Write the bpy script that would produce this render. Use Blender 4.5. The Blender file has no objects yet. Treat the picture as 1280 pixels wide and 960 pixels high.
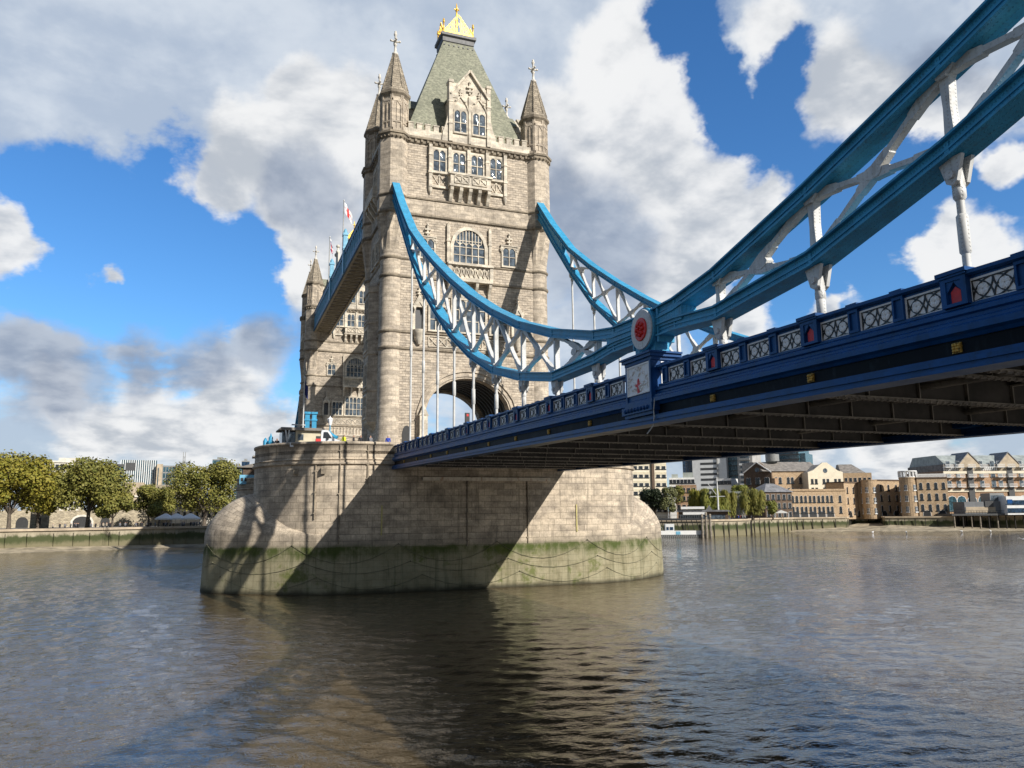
import bpy, math, random
from mathutils import Vector, Matrix
R = math.radians
random.seed(7)
scene = bpy.context.scene
COL = scene.collection

# ------------------------------------------------------------------ camera
CAM = Vector((-26.968, -87.282, 8.0)); YAW, PITCH, ROLL, FPX = 0.359, 0.1633, -0.009, 975.13
def _cam_axes():
    f = Vector((math.sin(YAW)*math.cos(PITCH), math.cos(YAW)*math.cos(PITCH), math.sin(PITCH)))
    r = Vector((math.cos(YAW), -math.sin(YAW), 0)); u = r.cross(f)
    return f, r*math.cos(ROLL)+u*math.sin(ROLL), -r*math.sin(ROLL)+u*math.cos(ROLL)
CF, CR, CU = _cam_axes()
cd = bpy.data.cameras.new('camera'); cam = bpy.data.objects.new('camera', cd); COL.objects.link(cam)
cam.matrix_world = Matrix(((CR.x, CU.x, -CF.x, CAM.x), (CR.y, CU.y, -CF.y, CAM.y), (CR.z, CU.z, -CF.z, CAM.z), (0, 0, 0, 1)))
cd.sensor_fit = 'HORIZONTAL'; cd.sensor_width = 36.0; cd.lens = FPX/1280*36.0
cd.clip_start = 0.1; cd.clip_end = 20000
scene.camera = cam
scene.view_settings.view_transform = 'Standard'; scene.view_settings.look = 'None'
scene.view_settings.exposure = 0.30; scene.view_settings.gamma = 1.0

def pray(u, v):                      # direction seen at photo position (u, v)
    return (CF + CR*((u-640)/FPX) - CU*((v-480)/FPX)).normalized()
def hor(u):
    a, b = 400.0, 900.0
    for _ in range(40):
        m = (a+b)/2
        if pray(u, m).z > 0: a = m
        else: b = m
    return a
def gp(u, d):                        # ground position at bearing of column u, d metres away
    r = pray(u, hor(u)); h = Vector((r.x, r.y, 0)).normalized()
    return Vector((CAM.x+h.x*d, CAM.y+h.y*d, 0))
def zat(u, v, d):                    # height seen at (u, v), d metres away
    r = pray(u, v); return CAM.z + r.z/math.hypot(r.x, r.y)*d

# ------------------------------------------------------------------ light
SUN = Vector((0.765, -1.42, 1.0)).normalized()
sl = bpy.data.lights.new('sun', 'SUN'); sl.energy = 5.0; sl.angle = R(0.5); sl.color = (1.0, 0.955, 0.89)
so = bpy.data.objects.new('sun', sl); COL.objects.link(so); so.location = (0, 0, 200)
so.rotation_euler = SUN.to_track_quat('Z', 'Y').to_euler()

# ------------------------------------------------------------------ node helpers
class NT:
    def __init__(s, tree): s.t = tree; s.n = tree.nodes; s.l = tree.links
    def new(s, typ, **kw):
        n = s.n.new(typ)
        for k, v in kw.items(): setattr(n, k, v)
        return n
    def link(s, a, b): s.l.new(a, b)
    def put(s, sock, v):
        if hasattr(v, 'is_output') or isinstance(v, bpy.types.NodeSocket): s.link(v, sock)
        else: sock.default_value = v
    def math(s, op, a, b=None, c=None, clamp=False):
        n = s.new('ShaderNodeMath', operation=op); n.use_clamp = clamp
        s.put(n.inputs[0], a)
        if b is not None: s.put(n.inputs[1], b)
        if c is not None: s.put(n.inputs[2], c)
        return n.outputs[0]
    def vmath(s, op, a, b=None):
        n = s.new('ShaderNodeVectorMath', operation=op); s.put(n.inputs[0], a)
        if b is not None: s.put(n.inputs[1], b)
        return n
    def noise(s, vec, scale, detail=3, rough=0.55, dist=0.0):
        n = s.new('ShaderNodeTexNoise'); n.inputs['Scale'].default_value = scale
        n.inputs['Detail'].default_value = detail; n.inputs['Roughness'].default_value = rough
        n.inputs['Distortion'].default_value = dist
        if vec is not None: s.link(vec, n.inputs['Vector'])
        return n.outputs['Fac']
    def mix(s, fac, a, b, mode='MIX'):
        n = s.new('ShaderNodeMix', data_type='RGBA', blend_type=mode)
        s.put(n.inputs['Factor'], fac)
        for sock, v in ((n.inputs['A'], a), (n.inputs['B'], b)):
            pass
        ia = [i for i in n.inputs if i.name == 'A' and i.type == 'RGBA'][0]; ib = [i for i in n.inputs if i.name == 'B' and i.type == 'RGBA'][0]
        s.put(ia, a if not isinstance(a, tuple) else (*a[:3], 1)); s.put(ib, b if not isinstance(b, tuple) else (*b[:3], 1))
        return [o for o in n.outputs if o.type == 'RGBA'][0]
    def ramp(s, fac, lo, hi, a=0.0, b=1.0, smooth=True):
        n = s.new('ShaderNodeMapRange', interpolation_type='SMOOTHSTEP' if smooth else 'LINEAR'); n.clamp = True
        s.put(n.inputs[0], fac); n.inputs[1].default_value = lo; n.inputs[2].default_value = hi
        n.inputs[3].default_value = a; n.inputs[4].default_value = b
        return n.outputs[0]

# ------------------------------------------------------------------ sky with clouds
world = bpy.data.worlds.new('World'); scene.world = world; world.use_nodes = True
W = NT(world.node_tree); W.n.clear()
wout = W.new('ShaderNodeOutputWorld'); bg = W.new('ShaderNodeBackground'); bg.inputs[1].default_value = 0.10
W.link(bg.outputs[0], wout.inputs[0])
sky = W.new('ShaderNodeTexSky', sky_type='NISHITA'); sky.sun_disc = False
sky.sun_elevation = math.asin(SUN.z); sky.sun_rotation = math.atan2(SUN.x, SUN.y)
sky.altitude = 50; sky.air_density = 1.0; sky.dust_density = 0.6; sky.ozone_density = 2.0
tc = W.new('ShaderNodeTexCoord'); D0 = W.vmath('NORMALIZE', tc.outputs['Generated']).outputs[0]
n_lo = W.new('ShaderNodeTexNoise'); n_lo.inputs['Scale'].default_value = 5.0; n_lo.inputs['Detail'].default_value = 6; n_lo.inputs['Roughness'].default_value = 0.6
W.link(D0, n_lo.inputs['Vector'])
warp = W.vmath('MULTIPLY', W.vmath('SUBTRACT', n_lo.outputs['Color'], (0.5, 0.5, 0.5)).outputs[0], (0.16, 0.16, 0.16)).outputs[0]
DW = W.vmath('ADD', D0, warp).outputs[0]
sepd = W.new('ShaderNodeSeparateXYZ'); W.link(D0, sepd.inputs[0])
inv = W.math('DIVIDE', 1.0, W.math('ADD', W.math('MAXIMUM', sepd.outputs['Z'], 0.0), 0.34))
flat = W.new('ShaderNodeVectorMath', operation='SCALE'); W.link(D0, flat.inputs[0]); W.link(inv, flat.inputs['Scale'])
stretch = flat.outputs[0]                                  # cloud layer seen in perspective
fine = W.noise(stretch, 3.6, 10, 0.60, 0.15)
lit_off = W.vmath('ADD', stretch, tuple(Vector((0.9, -0.3, 0.5)).normalized()*0.055)).outputs[0]
fine2 = W.noise(lit_off, 3.6, 6, 0.55, 0.15); fine1 = W.noise(stretch, 3.6, 6, 0.55, 0.15)
relief = W.math('SUBTRACT', fine1, fine2)
def blobs(lst):
    acc = None
    for (u, v, rx) in lst:
        c = pray(u, v); r = rx/FPX*0.95
        d = W.vmath('DISTANCE', DW, tuple(c)).outputs['Value']
        m = W.math('MULTIPLY_ADD', d, -1.0/r, 1.0)
        acc = m if acc is None else W.math('SMOOTH_MAX', acc, m, 0.25)
    return W.math('MAXIMUM', acc, -0.6)
GREY = [(60, 60, 170), (250, 40, 190), (450, 10, 190), (620, 40, 170), (150, 130, 105), (330, 130, 110), (700, 10, 150),
        (40, 460, 60), (180, 455, 60), (300, 455, 70), (400, 330, 80), (720, 300, 140), (760, 400, 130), (540, 250, 130), (610, 420, 150),
        (1000, 10, 110), (1130, 30, 120), (1230, 60, 100), (950, 70, 80), (300, 530, 80), (620, 560, 140), (900, 570, 120), (1100, 570, 160), (1300, 540, 200), (-300, 420, 160), (-150, 40, 200), (330, -150, 260), (650, -120, 120), (200, 610, 150), (20, 600, 120)]
WHITE = [(395, 110, 55), (330, 180, 70), (280, 225, 55), (400, 200, 90), (440, 150, 80), (400, 290, 75), (370, 330, 50), (230, 215, 35),
         (790, 120, 85), (820, 200, 90), (870, 250, 80), (770, 60, 60), (900, 280, 60), (720, 170, 90), (860, 330, 80),
         (-10, 295, 62), (35, 315, 42), (75, 335, 22), (118, 340, 32), (150, 345, 22), (200, 520, 70), (280, 530, 80), (340, 560, 70), (120, 550, 60), (60, 500, 40),
         (960, 60, 60), (1060, 110, 80), (1180, 130, 70), (1250, 210, 30), (1195, 310, 45), (1250, 315, 40), (1060, 385, 28), (940, 400, 50), (960, 250, 34), (1150, 560, 60), (1000, 575, 50)]
HOLE = [(835, 40, 50), (868, 95, 40), (900, 140, 40), (980, 95, 46), (955, 170, 46), (150, 270, 100), (215, 235, 80), (60, 235, 70), (270, 350, 80), (180, 370, 90), (90, 390, 60), (240, 400, 50), (320, 300, 44), (1090, 290, 100), (1000, 330, 70), (1160, 200, 60), (1130, 345, 60)]
DARK = [(20, 455, 60), (100, 470, 55), (180, 450, 55), (260, 455, 55), (340, 430, 50), (50, 490, 50), (720, 300, 100), (770, 330, 80), (400, 250, 60), (690, 230, 60), (1180, 70, 60)]
hole = blobs(HOLE)
nz = W.math('MULTIPLY_ADD', fine, 1.7, -0.85)
hsub = W.math('MULTIPLY', W.ramp(W.math('MULTIPLY_ADD', nz, -1.2, hole), -0.15, 0.95), 1.25)
gd = W.math('SUBTRACT', W.math('ADD', W.math('MULTIPLY', blobs(GREY), 1.1), nz), hsub)
ga = W.ramp(gd, -0.20, 0.50)
wd = W.math('ADD', W.math('MULTIPLY', blobs(WHITE), 1.1), W.math('MULTIPLY', nz, 0.85))
wa = W.ramp(W.math('SUBTRACT', wd, W.math('MULTIPLY', hsub, 0.5)), -0.06, 0.42)
gcol = W.mix(W.ramp(W.math('MULTIPLY_ADD', relief, 1.6, n_lo.outputs['Fac']), 0.30, 0.72), (3.9, 4.55, 5.5), (5.6, 6.1, 6.7))
wlit = W.math('MULTIPLY_ADD', relief, 3.4, W.math('MULTIPLY_ADD', wd, -0.36, 0.74))
wcol = W.mix(W.ramp(wlit, 0.10, 0.80), (4.1, 4.45, 4.95), (7.3, 7.35, 7.4))
hs = W.new('ShaderNodeHueSaturation'); hs.inputs['Saturation'].default_value = 1.2; hs.inputs['Value'].default_value = 1.0
W.link(sky.outputs[0], hs.inputs['Color'])
blue = W.mix(1.0, hs.outputs[0], (0.78, 1.10, 1.36), 'MULTIPLY')
c1 = W.mix(W.math('MULTIPLY', ga, 0.93), blue, gcol)
c2 = W.mix(W.math('MULTIPLY', wa, 0.97), c1, wcol)
dk = W.math('MULTIPLY', W.ramp(W.math('ADD', W.math('MULTIPLY', blobs(DARK), 1.0), W.math('MULTIPLY', nz, 0.8)), -0.10, 0.55), 0.80)
c2 = W.mix(dk, c2, W.mix(W.ramp(relief, -0.10, 0.12), (2.15, 2.65, 3.6), (3.5, 4.0, 4.85)))
# unseen dark cloud overhead and behind, added to cut the ambient fill light
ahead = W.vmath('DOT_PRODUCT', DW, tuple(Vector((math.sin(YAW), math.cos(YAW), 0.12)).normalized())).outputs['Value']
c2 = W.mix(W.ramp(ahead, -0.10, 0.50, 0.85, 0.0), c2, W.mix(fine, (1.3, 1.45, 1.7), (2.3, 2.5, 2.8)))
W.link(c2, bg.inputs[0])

# ------------------------------------------------------------------ mesh builder
class MB:
    def __init__(s): s.v = []; s.f = []; s.uv = []; s.mi = []; s.sm = []; s.T = Matrix.Identity(4); s.m = 0
    def add(s, pts, faces, uvs=None, smooth=False):
        b = len(s.v); P = [s.T @ Vector(p) for p in pts]; s.v += P
        flip = s.T.to_3x3().determinant() < 0
        for k, f in enumerate(faces):
            idx = list(f); uv = list(uvs[k]) if uvs else None
            if flip:
                idx.reverse()
                if uv: uv.reverse()
            s.f.append([b+i for i in idx]); s.uv.append(uv); s.mi.append(s.m); s.sm.append(smooth)
    def box(s, a, b):
        x0, y0, z0 = (min(a[i], b[i]) for i in range(3)); x1, y1, z1 = (max(a[i], b[i]) for i in range(3))
        s.add([(x0,y0,z0),(x1,y0,z0),(x1,y1,z0),(x0,y1,z0),(x0,y0,z1),(x1,y0,z1),(x1,y1,z1),(x0,y1,z1)],
              [(0,3,2,1),(4,5,6,7),(0,1,5,4),(1,2,6,5),(2,3,7,6),(3,0,4,7)])
    def cbox(s, c, d): s.box((c[0]-d[0]/2, c[1]-d[1]/2, c[2]-d[2]/2), (c[0]+d[0]/2, c[1]+d[1]/2, c[2]+d[2]/2))
    def prism(s, poly, axis, a, b):      # polygon in the two other axes, extruded along axis from a to b
        ar = sum(poly[i][0]*poly[(i+1) % len(poly)][1]-poly[(i+1) % len(poly)][0]*poly[i][1] for i in range(len(poly)))
        if ar < 0: poly = poly[::-1]
        if a > b: a, b = b, a
        def P(p, t):
            return (t, p[0], p[1]) if axis == 'x' else (p[0], t, p[1]) if axis == 'y' else (p[0], p[1], t)
        n = len(poly); pts = [P(p, a) for p in poly]+[P(p, b) for p in poly]
        A = list(range(n)); B = list(range(n, 2*n))
        if axis == 'y': fs = [A, B[::-1]]+[((i+1) % n, i, i+n, (i+1) % n+n) for i in range(n)]
        else: fs = [A[::-1], B]+[(i, (i+1) % n, (i+1) % n+n, i+n) for i in range(n)]
        s.add(pts, fs)
    def loft(s, rings, closed=True, cap0=True, cap1=True, smooth=False):
        n = len(rings[0]); pts = [p for r in rings for p in r]; fs = []; uvs = []
        big = max(rings, key=lambda r: sum((Vector(r[i])-Vector(r[i-1])).length for i in range(n)))
        us = [0.0]
        for i in range(n): us.append(us[-1]+(Vector(big[(i+1) % n])-Vector(big[i])).length)
        vs = [rings[0][0][2]]
        for j in range(1, len(rings)):
            vs.append(vs[-1]+max((Vector(rings[j][i])-Vector(rings[j-1][i])).length for i in range(0, n, max(1, n//4))))
        for j in range(len(rings)-1):
            for i in range(n if closed else n-1):
                k = (i+1) % n
                fs.append((j*n+i, j*n+k, (j+1)*n+k, (j+1)*n+i))
                uvs.append(((us[i], vs[j]), (us[i+1], vs[j]), (us[i+1], vs[j+1]), (us[i], vs[j+1])))
        s.add(pts, fs, uvs, smooth)
        if cap0: s.add(list(rings[0]), [tuple(range(n))[::-1]])
        if cap1: s.add(list(rings[-1]), [tuple(range(n))])
    def lathe(s, c, prof, n=16, rot=0.0, smooth=True, cap0=True, cap1=True):
        s.loft([[(c[0]+r*math.cos(rot+2*math.pi*i/n), c[1]+r*math.sin(rot+2*math.pi*i/n), c[2]+z) for i in range(n)] for r, z in prof], True, cap0, cap1, smooth)
    def tube(s, p, q, r, r2=None, n=8):
        p = Vector(p); q = Vector(q); r2 = r if r2 is None else r2
        d = (q-p).normalized(); a = d.orthogonal().normalized(); b = d.cross(a)
        ring = lambda c, rr: [tuple(c+a*rr*math.cos(2*math.pi*i/n)+b*rr*math.sin(2*math.pi*i/n)) for i in range(n)]
        s.loft([ring(p, r), ring(q, r2)], True, True, True, True)
    def path(s, pts, r, n=6):
        for i in range(len(pts)-1): s.tube(pts[i], pts[i+1], r, None, n)
    def beam(s, p, q, w, h, up=(0, 0, 1)):
        p = Vector(p); q = Vector(q); d = (q-p).normalized(); u = Vector(up)
        a = d.cross(u).normalized(); b = a.cross(d).normalized()
        ring = lambda c: [tuple(c+a*x*w/2+b*z*h/2) for x, z in ((-1,-1),(1,-1),(1,1),(-1,1))]
        s.loft([ring(p), ring(q)])
    def ball(s, c, r, n=10, sz=1.0):
        s.lathe((c[0], c[1], c[2]), [(max(0.001, r*math.sin(math.pi*k/6)), -r*sz*math.cos(math.pi*k/6)) for k in range(7)], n)
    def build(s, name, mats, parent=None):
        me = bpy.data.meshes.new(name); me.from_pydata([tuple(v) for v in s.v], [], s.f)
        for m in (mats if isinstance(mats, (list, tuple)) else [mats]): me.materials.append(m)
        ul = me.uv_layers.new(name='UVMap'); li = 0
        flat = []
        for k, f in enumerate(s.f):
            uv = s.uv[k]
            if uv is None:
                nrm = Vector((0, 0, 0)); P = [s.v[i] for i in f]
                for i in range(len(P)): nrm += P[i].cross(P[(i+1) % len(P)])
                nrm = nrm.normalized() if nrm.length > 1e-9 else Vector((0, 0, 1))
                if abs(nrm.z) > 0.85: uv = [(p.x, p.y) for p in P]
                else:
                    t = Vector((0, 0, 1)).cross(nrm).normalized(); b = nrm.cross(t)
                    uv = [(p.dot(t), p.dot(b)) for p in P]
            for q in uv: flat += [q[0], q[1]]
        ul.data.foreach_set('uv', flat)
        me.polygons.foreach_set('material_index', s.mi); me.polygons.foreach_set('use_smooth', s.sm)
        me.update(); o = bpy.data.objects.new(name, me); COL.objects.link(o)
        if parent: o.parent = parent
        return o

def tag(o, label=None, cat=None, group=None, kind=None):
    if label: o['label'] = label
    if cat: o['category'] = cat
    if group: o['group'] = group
    if kind: o['kind'] = kind
    return o
def root(name, label, cat, loc=(0, 0, 0), rz=0.0, group=None):
    o = bpy.data.objects.new(name, None); COL.objects.link(o); o.location = loc; o.rotation_euler = (0, 0, rz); o.empty_display_size = 0.5
    return tag(o, label, cat, group)
def copy_tree(o, parent=None, skip=()):
    c = o.copy(); COL.objects.link(c); c.parent = parent
    for ch in [x for x in o.children]:
        if ch.name.split('.')[0] not in skip: copy_tree(ch, c, skip)
    return c
def relabel(o, label, group=None):
    o['label'] = label
    if group: o['group'] = group
    return o
def put(mesh_obj, parent, loc, rz=0.0, scale=None):   # a further instance of a built part
    c = mesh_obj.copy(); COL.objects.link(c); c.parent = parent; c.location = loc; c.rotation_euler = (0, 0, rz)
    if scale: c.scale = scale
    return c
def face_T(theta, dist, base=Matrix.Identity(4)):       # local frame of a wall: x along, -y outward, z up
    return base @ Matrix.Rotation(theta, 4, 'Z') @ Matrix.Translation((0, -dist, 0))

# ------------------------------------------------------------------ materials
def new_mat(name):
    m = bpy.data.materials.new(name); m.use_nodes = True; t = NT(m.node_tree)
    return m, t, m.node_tree.nodes['Principled BSDF']
def paint(name, col, rough=0.45, var=0.12, scale=3.0, bump=0.0, metal=0.0, dirt=None, dirt_amt=0.4, spec=0.5, rivets=0.0):
    m, t, b = new_mat(name); tcn = t.new('ShaderNodeTexCoord'); P = t.new('ShaderNodeNewGeometry').outputs['Position']
    n = t.noise(P, scale, 5, 0.6)
    lo = tuple(c*(1-var*1.6) for c in col); hi = tuple(min(1, c*(1+var*1.6)) for c in col)
    c = t.mix(t.ramp(n, 0.3, 0.7), lo, hi)
    if dirt:
        n2 = t.noise(t.vmath('MULTIPLY', P, (1.6, 1.6, 0.5)).outputs[0], 2.3, 6, 0.65)
        c = t.mix(t.math('MULTIPLY', t.ramp(n2, 0.52, 0.72), dirt_amt), c, dirt)
    t.link(c, b.inputs['Base Color']); b.inputs['Metallic'].default_value = metal
    t.put(b.inputs['Roughness'], t.math('MULTIPLY_ADD', n, 0.25, rough-0.12, True)); b.inputs['Specular IOR Level'].default_value = spec
    if rivets:
        uv = t.new('ShaderNodeUVMap').outputs[0]; fr = t.vmath('FRACTION', t.vmath('MULTIPLY', uv, (1/0.20, 1/0.11, 0)).outputs[0]).outputs[0]
        dd = t.vmath('MULTIPLY', t.vmath('SUBTRACT', fr, (0.5, 0.5, 0)).outputs[0], (0.20, 0.11, 0)).outputs[0]
        hd = t.ramp(t.vmath('LENGTH', dd).outputs['Value'], 0.012, 0.028, 1.0, 0.0)
        rb = t.new('ShaderNodeBump'); rb.inputs['Strength'].default_value = rivets; rb.inputs['Distance'].default_value = 0.03; t.link(hd, rb.inputs['Height']); t.link(rb.outputs[0], b.inputs['Normal'])
    elif bump:
        bn = t.new('ShaderNodeBump'); bn.inputs['Strength'].default_value = bump; bn.inputs['Distance'].default_value = 0.03
        t.link(t.noise(P, scale*6, 4), bn.inputs['Height']); t.link(bn.outputs[0], b.inputs['Normal'])
    return m
def masonry(name, c1, c2, mortar, bw, rh, ms=0.012, bump=0.35, dirt=(0.12, 0.10, 0.08), dirt_amt=0.5, rough=0.85, rock=0.0, algae=False, streak=0.0):
    m, t, b = new_mat(name)
    uv = t.new('ShaderNodeUVMap').outputs[0]; P = t.new('ShaderNodeNewGeometry').outputs['Position']
    br = t.new('ShaderNodeTexBrick'); t.link(uv, br.inputs['Vector']); br.inputs['Scale'].default_value = 1.0
    br.inputs['Color1'].default_value = (*c1, 1); br.inputs['Color2'].default_value = (*c2, 1); br.inputs['Mortar'].default_value = (*mortar, 1)
    br.inputs['Mortar Size'].default_value = ms; br.inputs['Brick Width'].default_value = bw; br.inputs['Row Height'].default_value = rh
    br.inputs['Mortar Smooth'].default_value = 0.3; br.inputs['Bias'].default_value = 0.0
    c = br.outputs['Color']
    n1 = t.noise(P, 0.55, 6, 0.65); n2 = t.noise(P, 5.0, 5, 0.7)
    c = t.mix(1.0, c, t.mix(t.ramp(n2, 0.3, 0.7), (0.80, 0.79, 0.77), (1.14, 1.13, 1.11)), 'MULTIPLY')
    stk = t.noise(t.vmath('MULTIPLY', P, (2.2, 2.2, 0.16)).outputs[0], 1.0, 6, 0.68)
    blk = t.noise(t.vmath('MULTIPLY', P, (0.9/bw, 0.9/bw, 0.9/rh)).outputs[0], 1.0, 1, 0.5)
    c = t.mix(1.0, c, t.mix(t.ramp(blk, 0.35, 0.65), (0.80, 0.79, 0.78), (1.16, 1.14, 1.10)), 'MULTIPLY')
    c = t.mix(t.math('MULTIPLY', t.ramp(n1, 0.48, 0.70), dirt_amt), c, dirt)
    if streak: c = t.mix(t.math('MULTIPLY', t.ramp(stk, 0.52, 0.70), streak), c, dirt)
    rgh = rough
    if algae:
        sep = t.new('ShaderNodeSeparateXYZ'); t.link(P, sep.inputs[0]); z = sep.outputs['Z']
        zn = t.math('ADD', z, t.math('MULTIPLY_ADD', t.noise(t.vmath('MULTIPLY', P, (1, 1, 0.35)).outputs[0], 0.9, 6, 0.7), 2.4, -1.2))
        zl = t.math('ADD', z, t.math('MULTIPLY_ADD', t.noise(P, 0.28, 5, 0.65), 1.1, -0.55))
        wet = t.ramp(zl, 4.35, 4.8, 1.0, 0.0)
        olive = t.mix(t.ramp(n1, 0.35, 0.65), (0.20, 0.18, 0.095), (0.31, 0.285, 0.175))
        olive = t.mix(t.math('MULTIPLY', t.ramp(stk, 0.45, 0.70), 0.65), olive, (0.095, 0.095, 0.042))
        c = t.mix(t.math('MULTIPLY', wet, 0.80), c, olive)
        mn = t.noise(t.vmath('MULTIPLY', P, (1, 1, 0.6)).outputs[0], 0.30, 6, 0.7)
        moss = t.math('MULTIPLY', t.math('MULTIPLY', t.ramp(zn, 3.0, 4.4), t.ramp(zl, 4.5, 5.0, 1.0, 0.0)), t.ramp(mn, 0.40, 0.55, 0.35, 1.0))
        c = t.mix(t.math('MULTIPLY', moss, 0.92), c, (0.048, 0.070, 0.010))
        blotch = t.math('MULTIPLY', t.ramp(t.noise(P, 0.22, 6, 0.7), 0.55, 0.66), wet)
        c = t.mix(t.math('MULTIPLY', blotch, 0.75), c, (0.085, 0.11, 0.014))
        c = t.mix(t.math('MULTIPLY', t.ramp(zl, 0.0, 0.7, 1.0, 0.0), 0.85), c, (0.022, 0.020, 0.012))
        tide = t.math('MULTIPLY', t.ramp(zn, 4.6, 6.4, 1.0, 0.0), t.ramp(z, 4.6, 4.8))
        c = t.mix(t.math('MULTIPLY', tide, 0.45), c, (0.16, 0.14, 0.10))
    t.link(c, b.inputs['Base Color']); b.inputs['Roughness'].default_value = rgh; b.inputs['Specular IOR Level'].default_value = 0.25
    h = t.math('MULTIPLY_ADD', br.outputs['Fac'], -1.0, t.math('MULTIPLY', n2, 0.25+rock))
    bn = t.new('ShaderNodeBump'); bn.inputs['Strength'].default_value = bump; bn.inputs['Distance'].default_value = 0.06
    t.link(h, bn.inputs['Height']); t.link(bn.outputs[0], b.inputs['Normal'])
    return m
def glass(name, col=(0.02, 0.026, 0.03), rough=0.06):
    m, t, b = new_mat(name); P = t.new('ShaderNodeNewGeometry').outputs['Position']
    n = t.noise(P, 1.3, 3)
    t.link(t.mix(t.ramp(n, 0.35, 0.65), tuple(c*0.6 for c in col), tuple(c*1.9 for c in col)), b.inputs['Base Color'])
    b.inputs['Roughness'].default_value = rough; b.inputs['Specular IOR Level'].default_value = 0.9
    bn = t.new('ShaderNodeBump'); bn.inputs['Strength'].default_value = 0.6; bn.inputs['Distance'].default_value = 0.12
    t.link(t.noise(P, 1.6, 2), bn.inputs['Height']); t.link(bn.outputs[0], b.inputs['Normal'])
    return m

M = {}
M['ashlar'] = masonry('granite_ashlar', (0.525, 0.458, 0.375), (0.44, 0.382, 0.31), (0.28, 0.237, 0.187), 1.05, 0.48, 0.016, 0.40, (0.15, 0.125, 0.095), 0.42, streak=0.30)
M['rockface'] = masonry('rock_faced_granite', (0.545, 0.475, 0.39), (0.43, 0.373, 0.305), (0.28, 0.235, 0.187), 0.72, 0.30, 0.022, 0.7, (0.18, 0.155, 0.125), 0.34, rock=1.0, streak=0.2)
M['dress'] = masonry('portland_dressing', (0.64, 0.585, 0.49), (0.56, 0.51, 0.43), (0.38, 0.335, 0.27), 1.3, 0.6, 0.008, 0.3, (0.17, 0.14, 0.105), 0.38, streak=0.35)
M['spire'] = masonry('spire_stone', (0.40, 0.35, 0.275), (0.27, 0.235, 0.185), (0.12, 0.10, 0.08), 0.62, 0.34, 0.022, 0.6, (0.10, 0.085, 0.07), 0.5, streak=0.4)
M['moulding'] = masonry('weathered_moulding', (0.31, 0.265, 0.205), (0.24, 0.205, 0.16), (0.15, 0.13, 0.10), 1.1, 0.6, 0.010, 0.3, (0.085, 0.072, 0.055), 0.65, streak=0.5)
M['finial'] = paint('finial_stone', (0.58, 0.54, 0.47), 0.8, 0.12, 4.0)
M['pier'] = masonry('pier_granite', (0.535, 0.458, 0.362), (0.42, 0.358, 0.283), (0.13, 0.11, 0.085), 1.50, 0.66, 0.018, 0.5, (0.13, 0.11, 0.085), 0.60, algae=True, streak=0.65)
M['slate'] = masonry('green_slate', (0.28, 0.285, 0.222), (0.24, 0.25, 0.19), (0.19, 0.195, 0.15), 0.34, 0.20, 0.012, 0.3, (0.12, 0.13, 0.095), 0.5, rough=0.7, streak=0.3)
M['lead'] = paint('roof_lead', (0.055, 0.055, 0.055), 0.5)
M['gold'] = paint('gilding', (0.90, 0.52, 0.06), 0.38, 0.10, 6.0, metal=0.5)
M['lightblue'] = paint('light_blue_paint', (0.046, 0.295, 0.49), 0.45, 0.10, 1.4, 0.05, dirt=(0.07, 0.15, 0.19), dirt_amt=0.5, spec=0.28, rivets=0.8)
M['paleblue'] = paint('pale_blue_paint', (0.16, 0.40, 0.55), 0.4, 0.10, 2.0, dirt=(0.14, 0.15, 0.14), dirt_amt=0.4)
M['walkblue'] = paint('shaded_blue_paint', (0.030, 0.105, 0.19), 0.5, 0.15, 1.0, dirt=(0.05, 0.07, 0.08), dirt_amt=0.5)  # walkway blue darkened: its west-side shade is put into the colour
M['navy'] = paint('navy_paint', (0.006, 0.062, 0.205), 0.42, 0.14, 1.2, 0.04, dirt=(0.010, 0.032, 0.075), dirt_amt=0.5, spec=0.22)
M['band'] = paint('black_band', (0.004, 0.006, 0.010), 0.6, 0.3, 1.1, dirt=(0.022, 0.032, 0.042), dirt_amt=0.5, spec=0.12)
M['white'] = paint('white_paint', (0.57, 0.565, 0.54), 0.5, 0.07, 2.0, 0.03, dirt=(0.27, 0.235, 0.18), dirt_amt=0.6, rivets=0.7)
M['greywhite'] = paint('grey_white_relief', (0.86, 0.85, 0.83), 0.5, 0.04, 9.0, 0.4)
M['rosettegold'] = paint('dull_gilding', (0.50, 0.30, 0.06), 0.45, 0.35, 14.0, metal=0.3)
M['red'] = paint('red_paint', (0.60, 0.016, 0.012), 0.5, 0.1, 3.0)
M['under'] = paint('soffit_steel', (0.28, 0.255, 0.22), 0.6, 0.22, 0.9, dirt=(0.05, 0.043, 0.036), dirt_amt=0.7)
M['underdark'] = paint('dark_web_steel', (0.062, 0.056, 0.05), 0.7, 0.25, 0.9)  # darker steel tone for the girder and stringer webs
M['cream_under'] = paint('walkway_soffit', (0.42, 0.36, 0.255), 0.6, 0.15, 1.0)
M['asphalt'] = paint('asphalt', (0.05, 0.05, 0.05), 0.85)
M['paving'] = paint('paving', (0.24, 0.22, 0.19), 0.85, 0.15, 1.0)
M['glass'] = glass('window_glass', (0.06, 0.075, 0.09), 0.05); M['darkglass'] = glass('dark_window_glass', (0.015, 0.017, 0.02), 0.15); M['officeglass'] = glass('office_glass', (0.035, 0.075, 0.095), 0.08); M['navyglass'] = glass('navy_glass', (0.012, 0.03, 0.06), 0.08)
M['black'] = paint('black_metal', (0.018, 0.018, 0.018), 0.5)
M['rust'] = paint('rusty_ledge', (0.62, 0.56, 0.46), 0.8, 0.1, 1.5, dirt=(0.33, 0.12, 0.03), dirt_amt=0.9)
M['yellow'] = paint('yellow_paint', (0.46, 0.40, 0.16), 0.7)
M['vanwhite'] = paint('van_white', (0.72, 0.73, 0.74), 0.25, 0.03)
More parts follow.
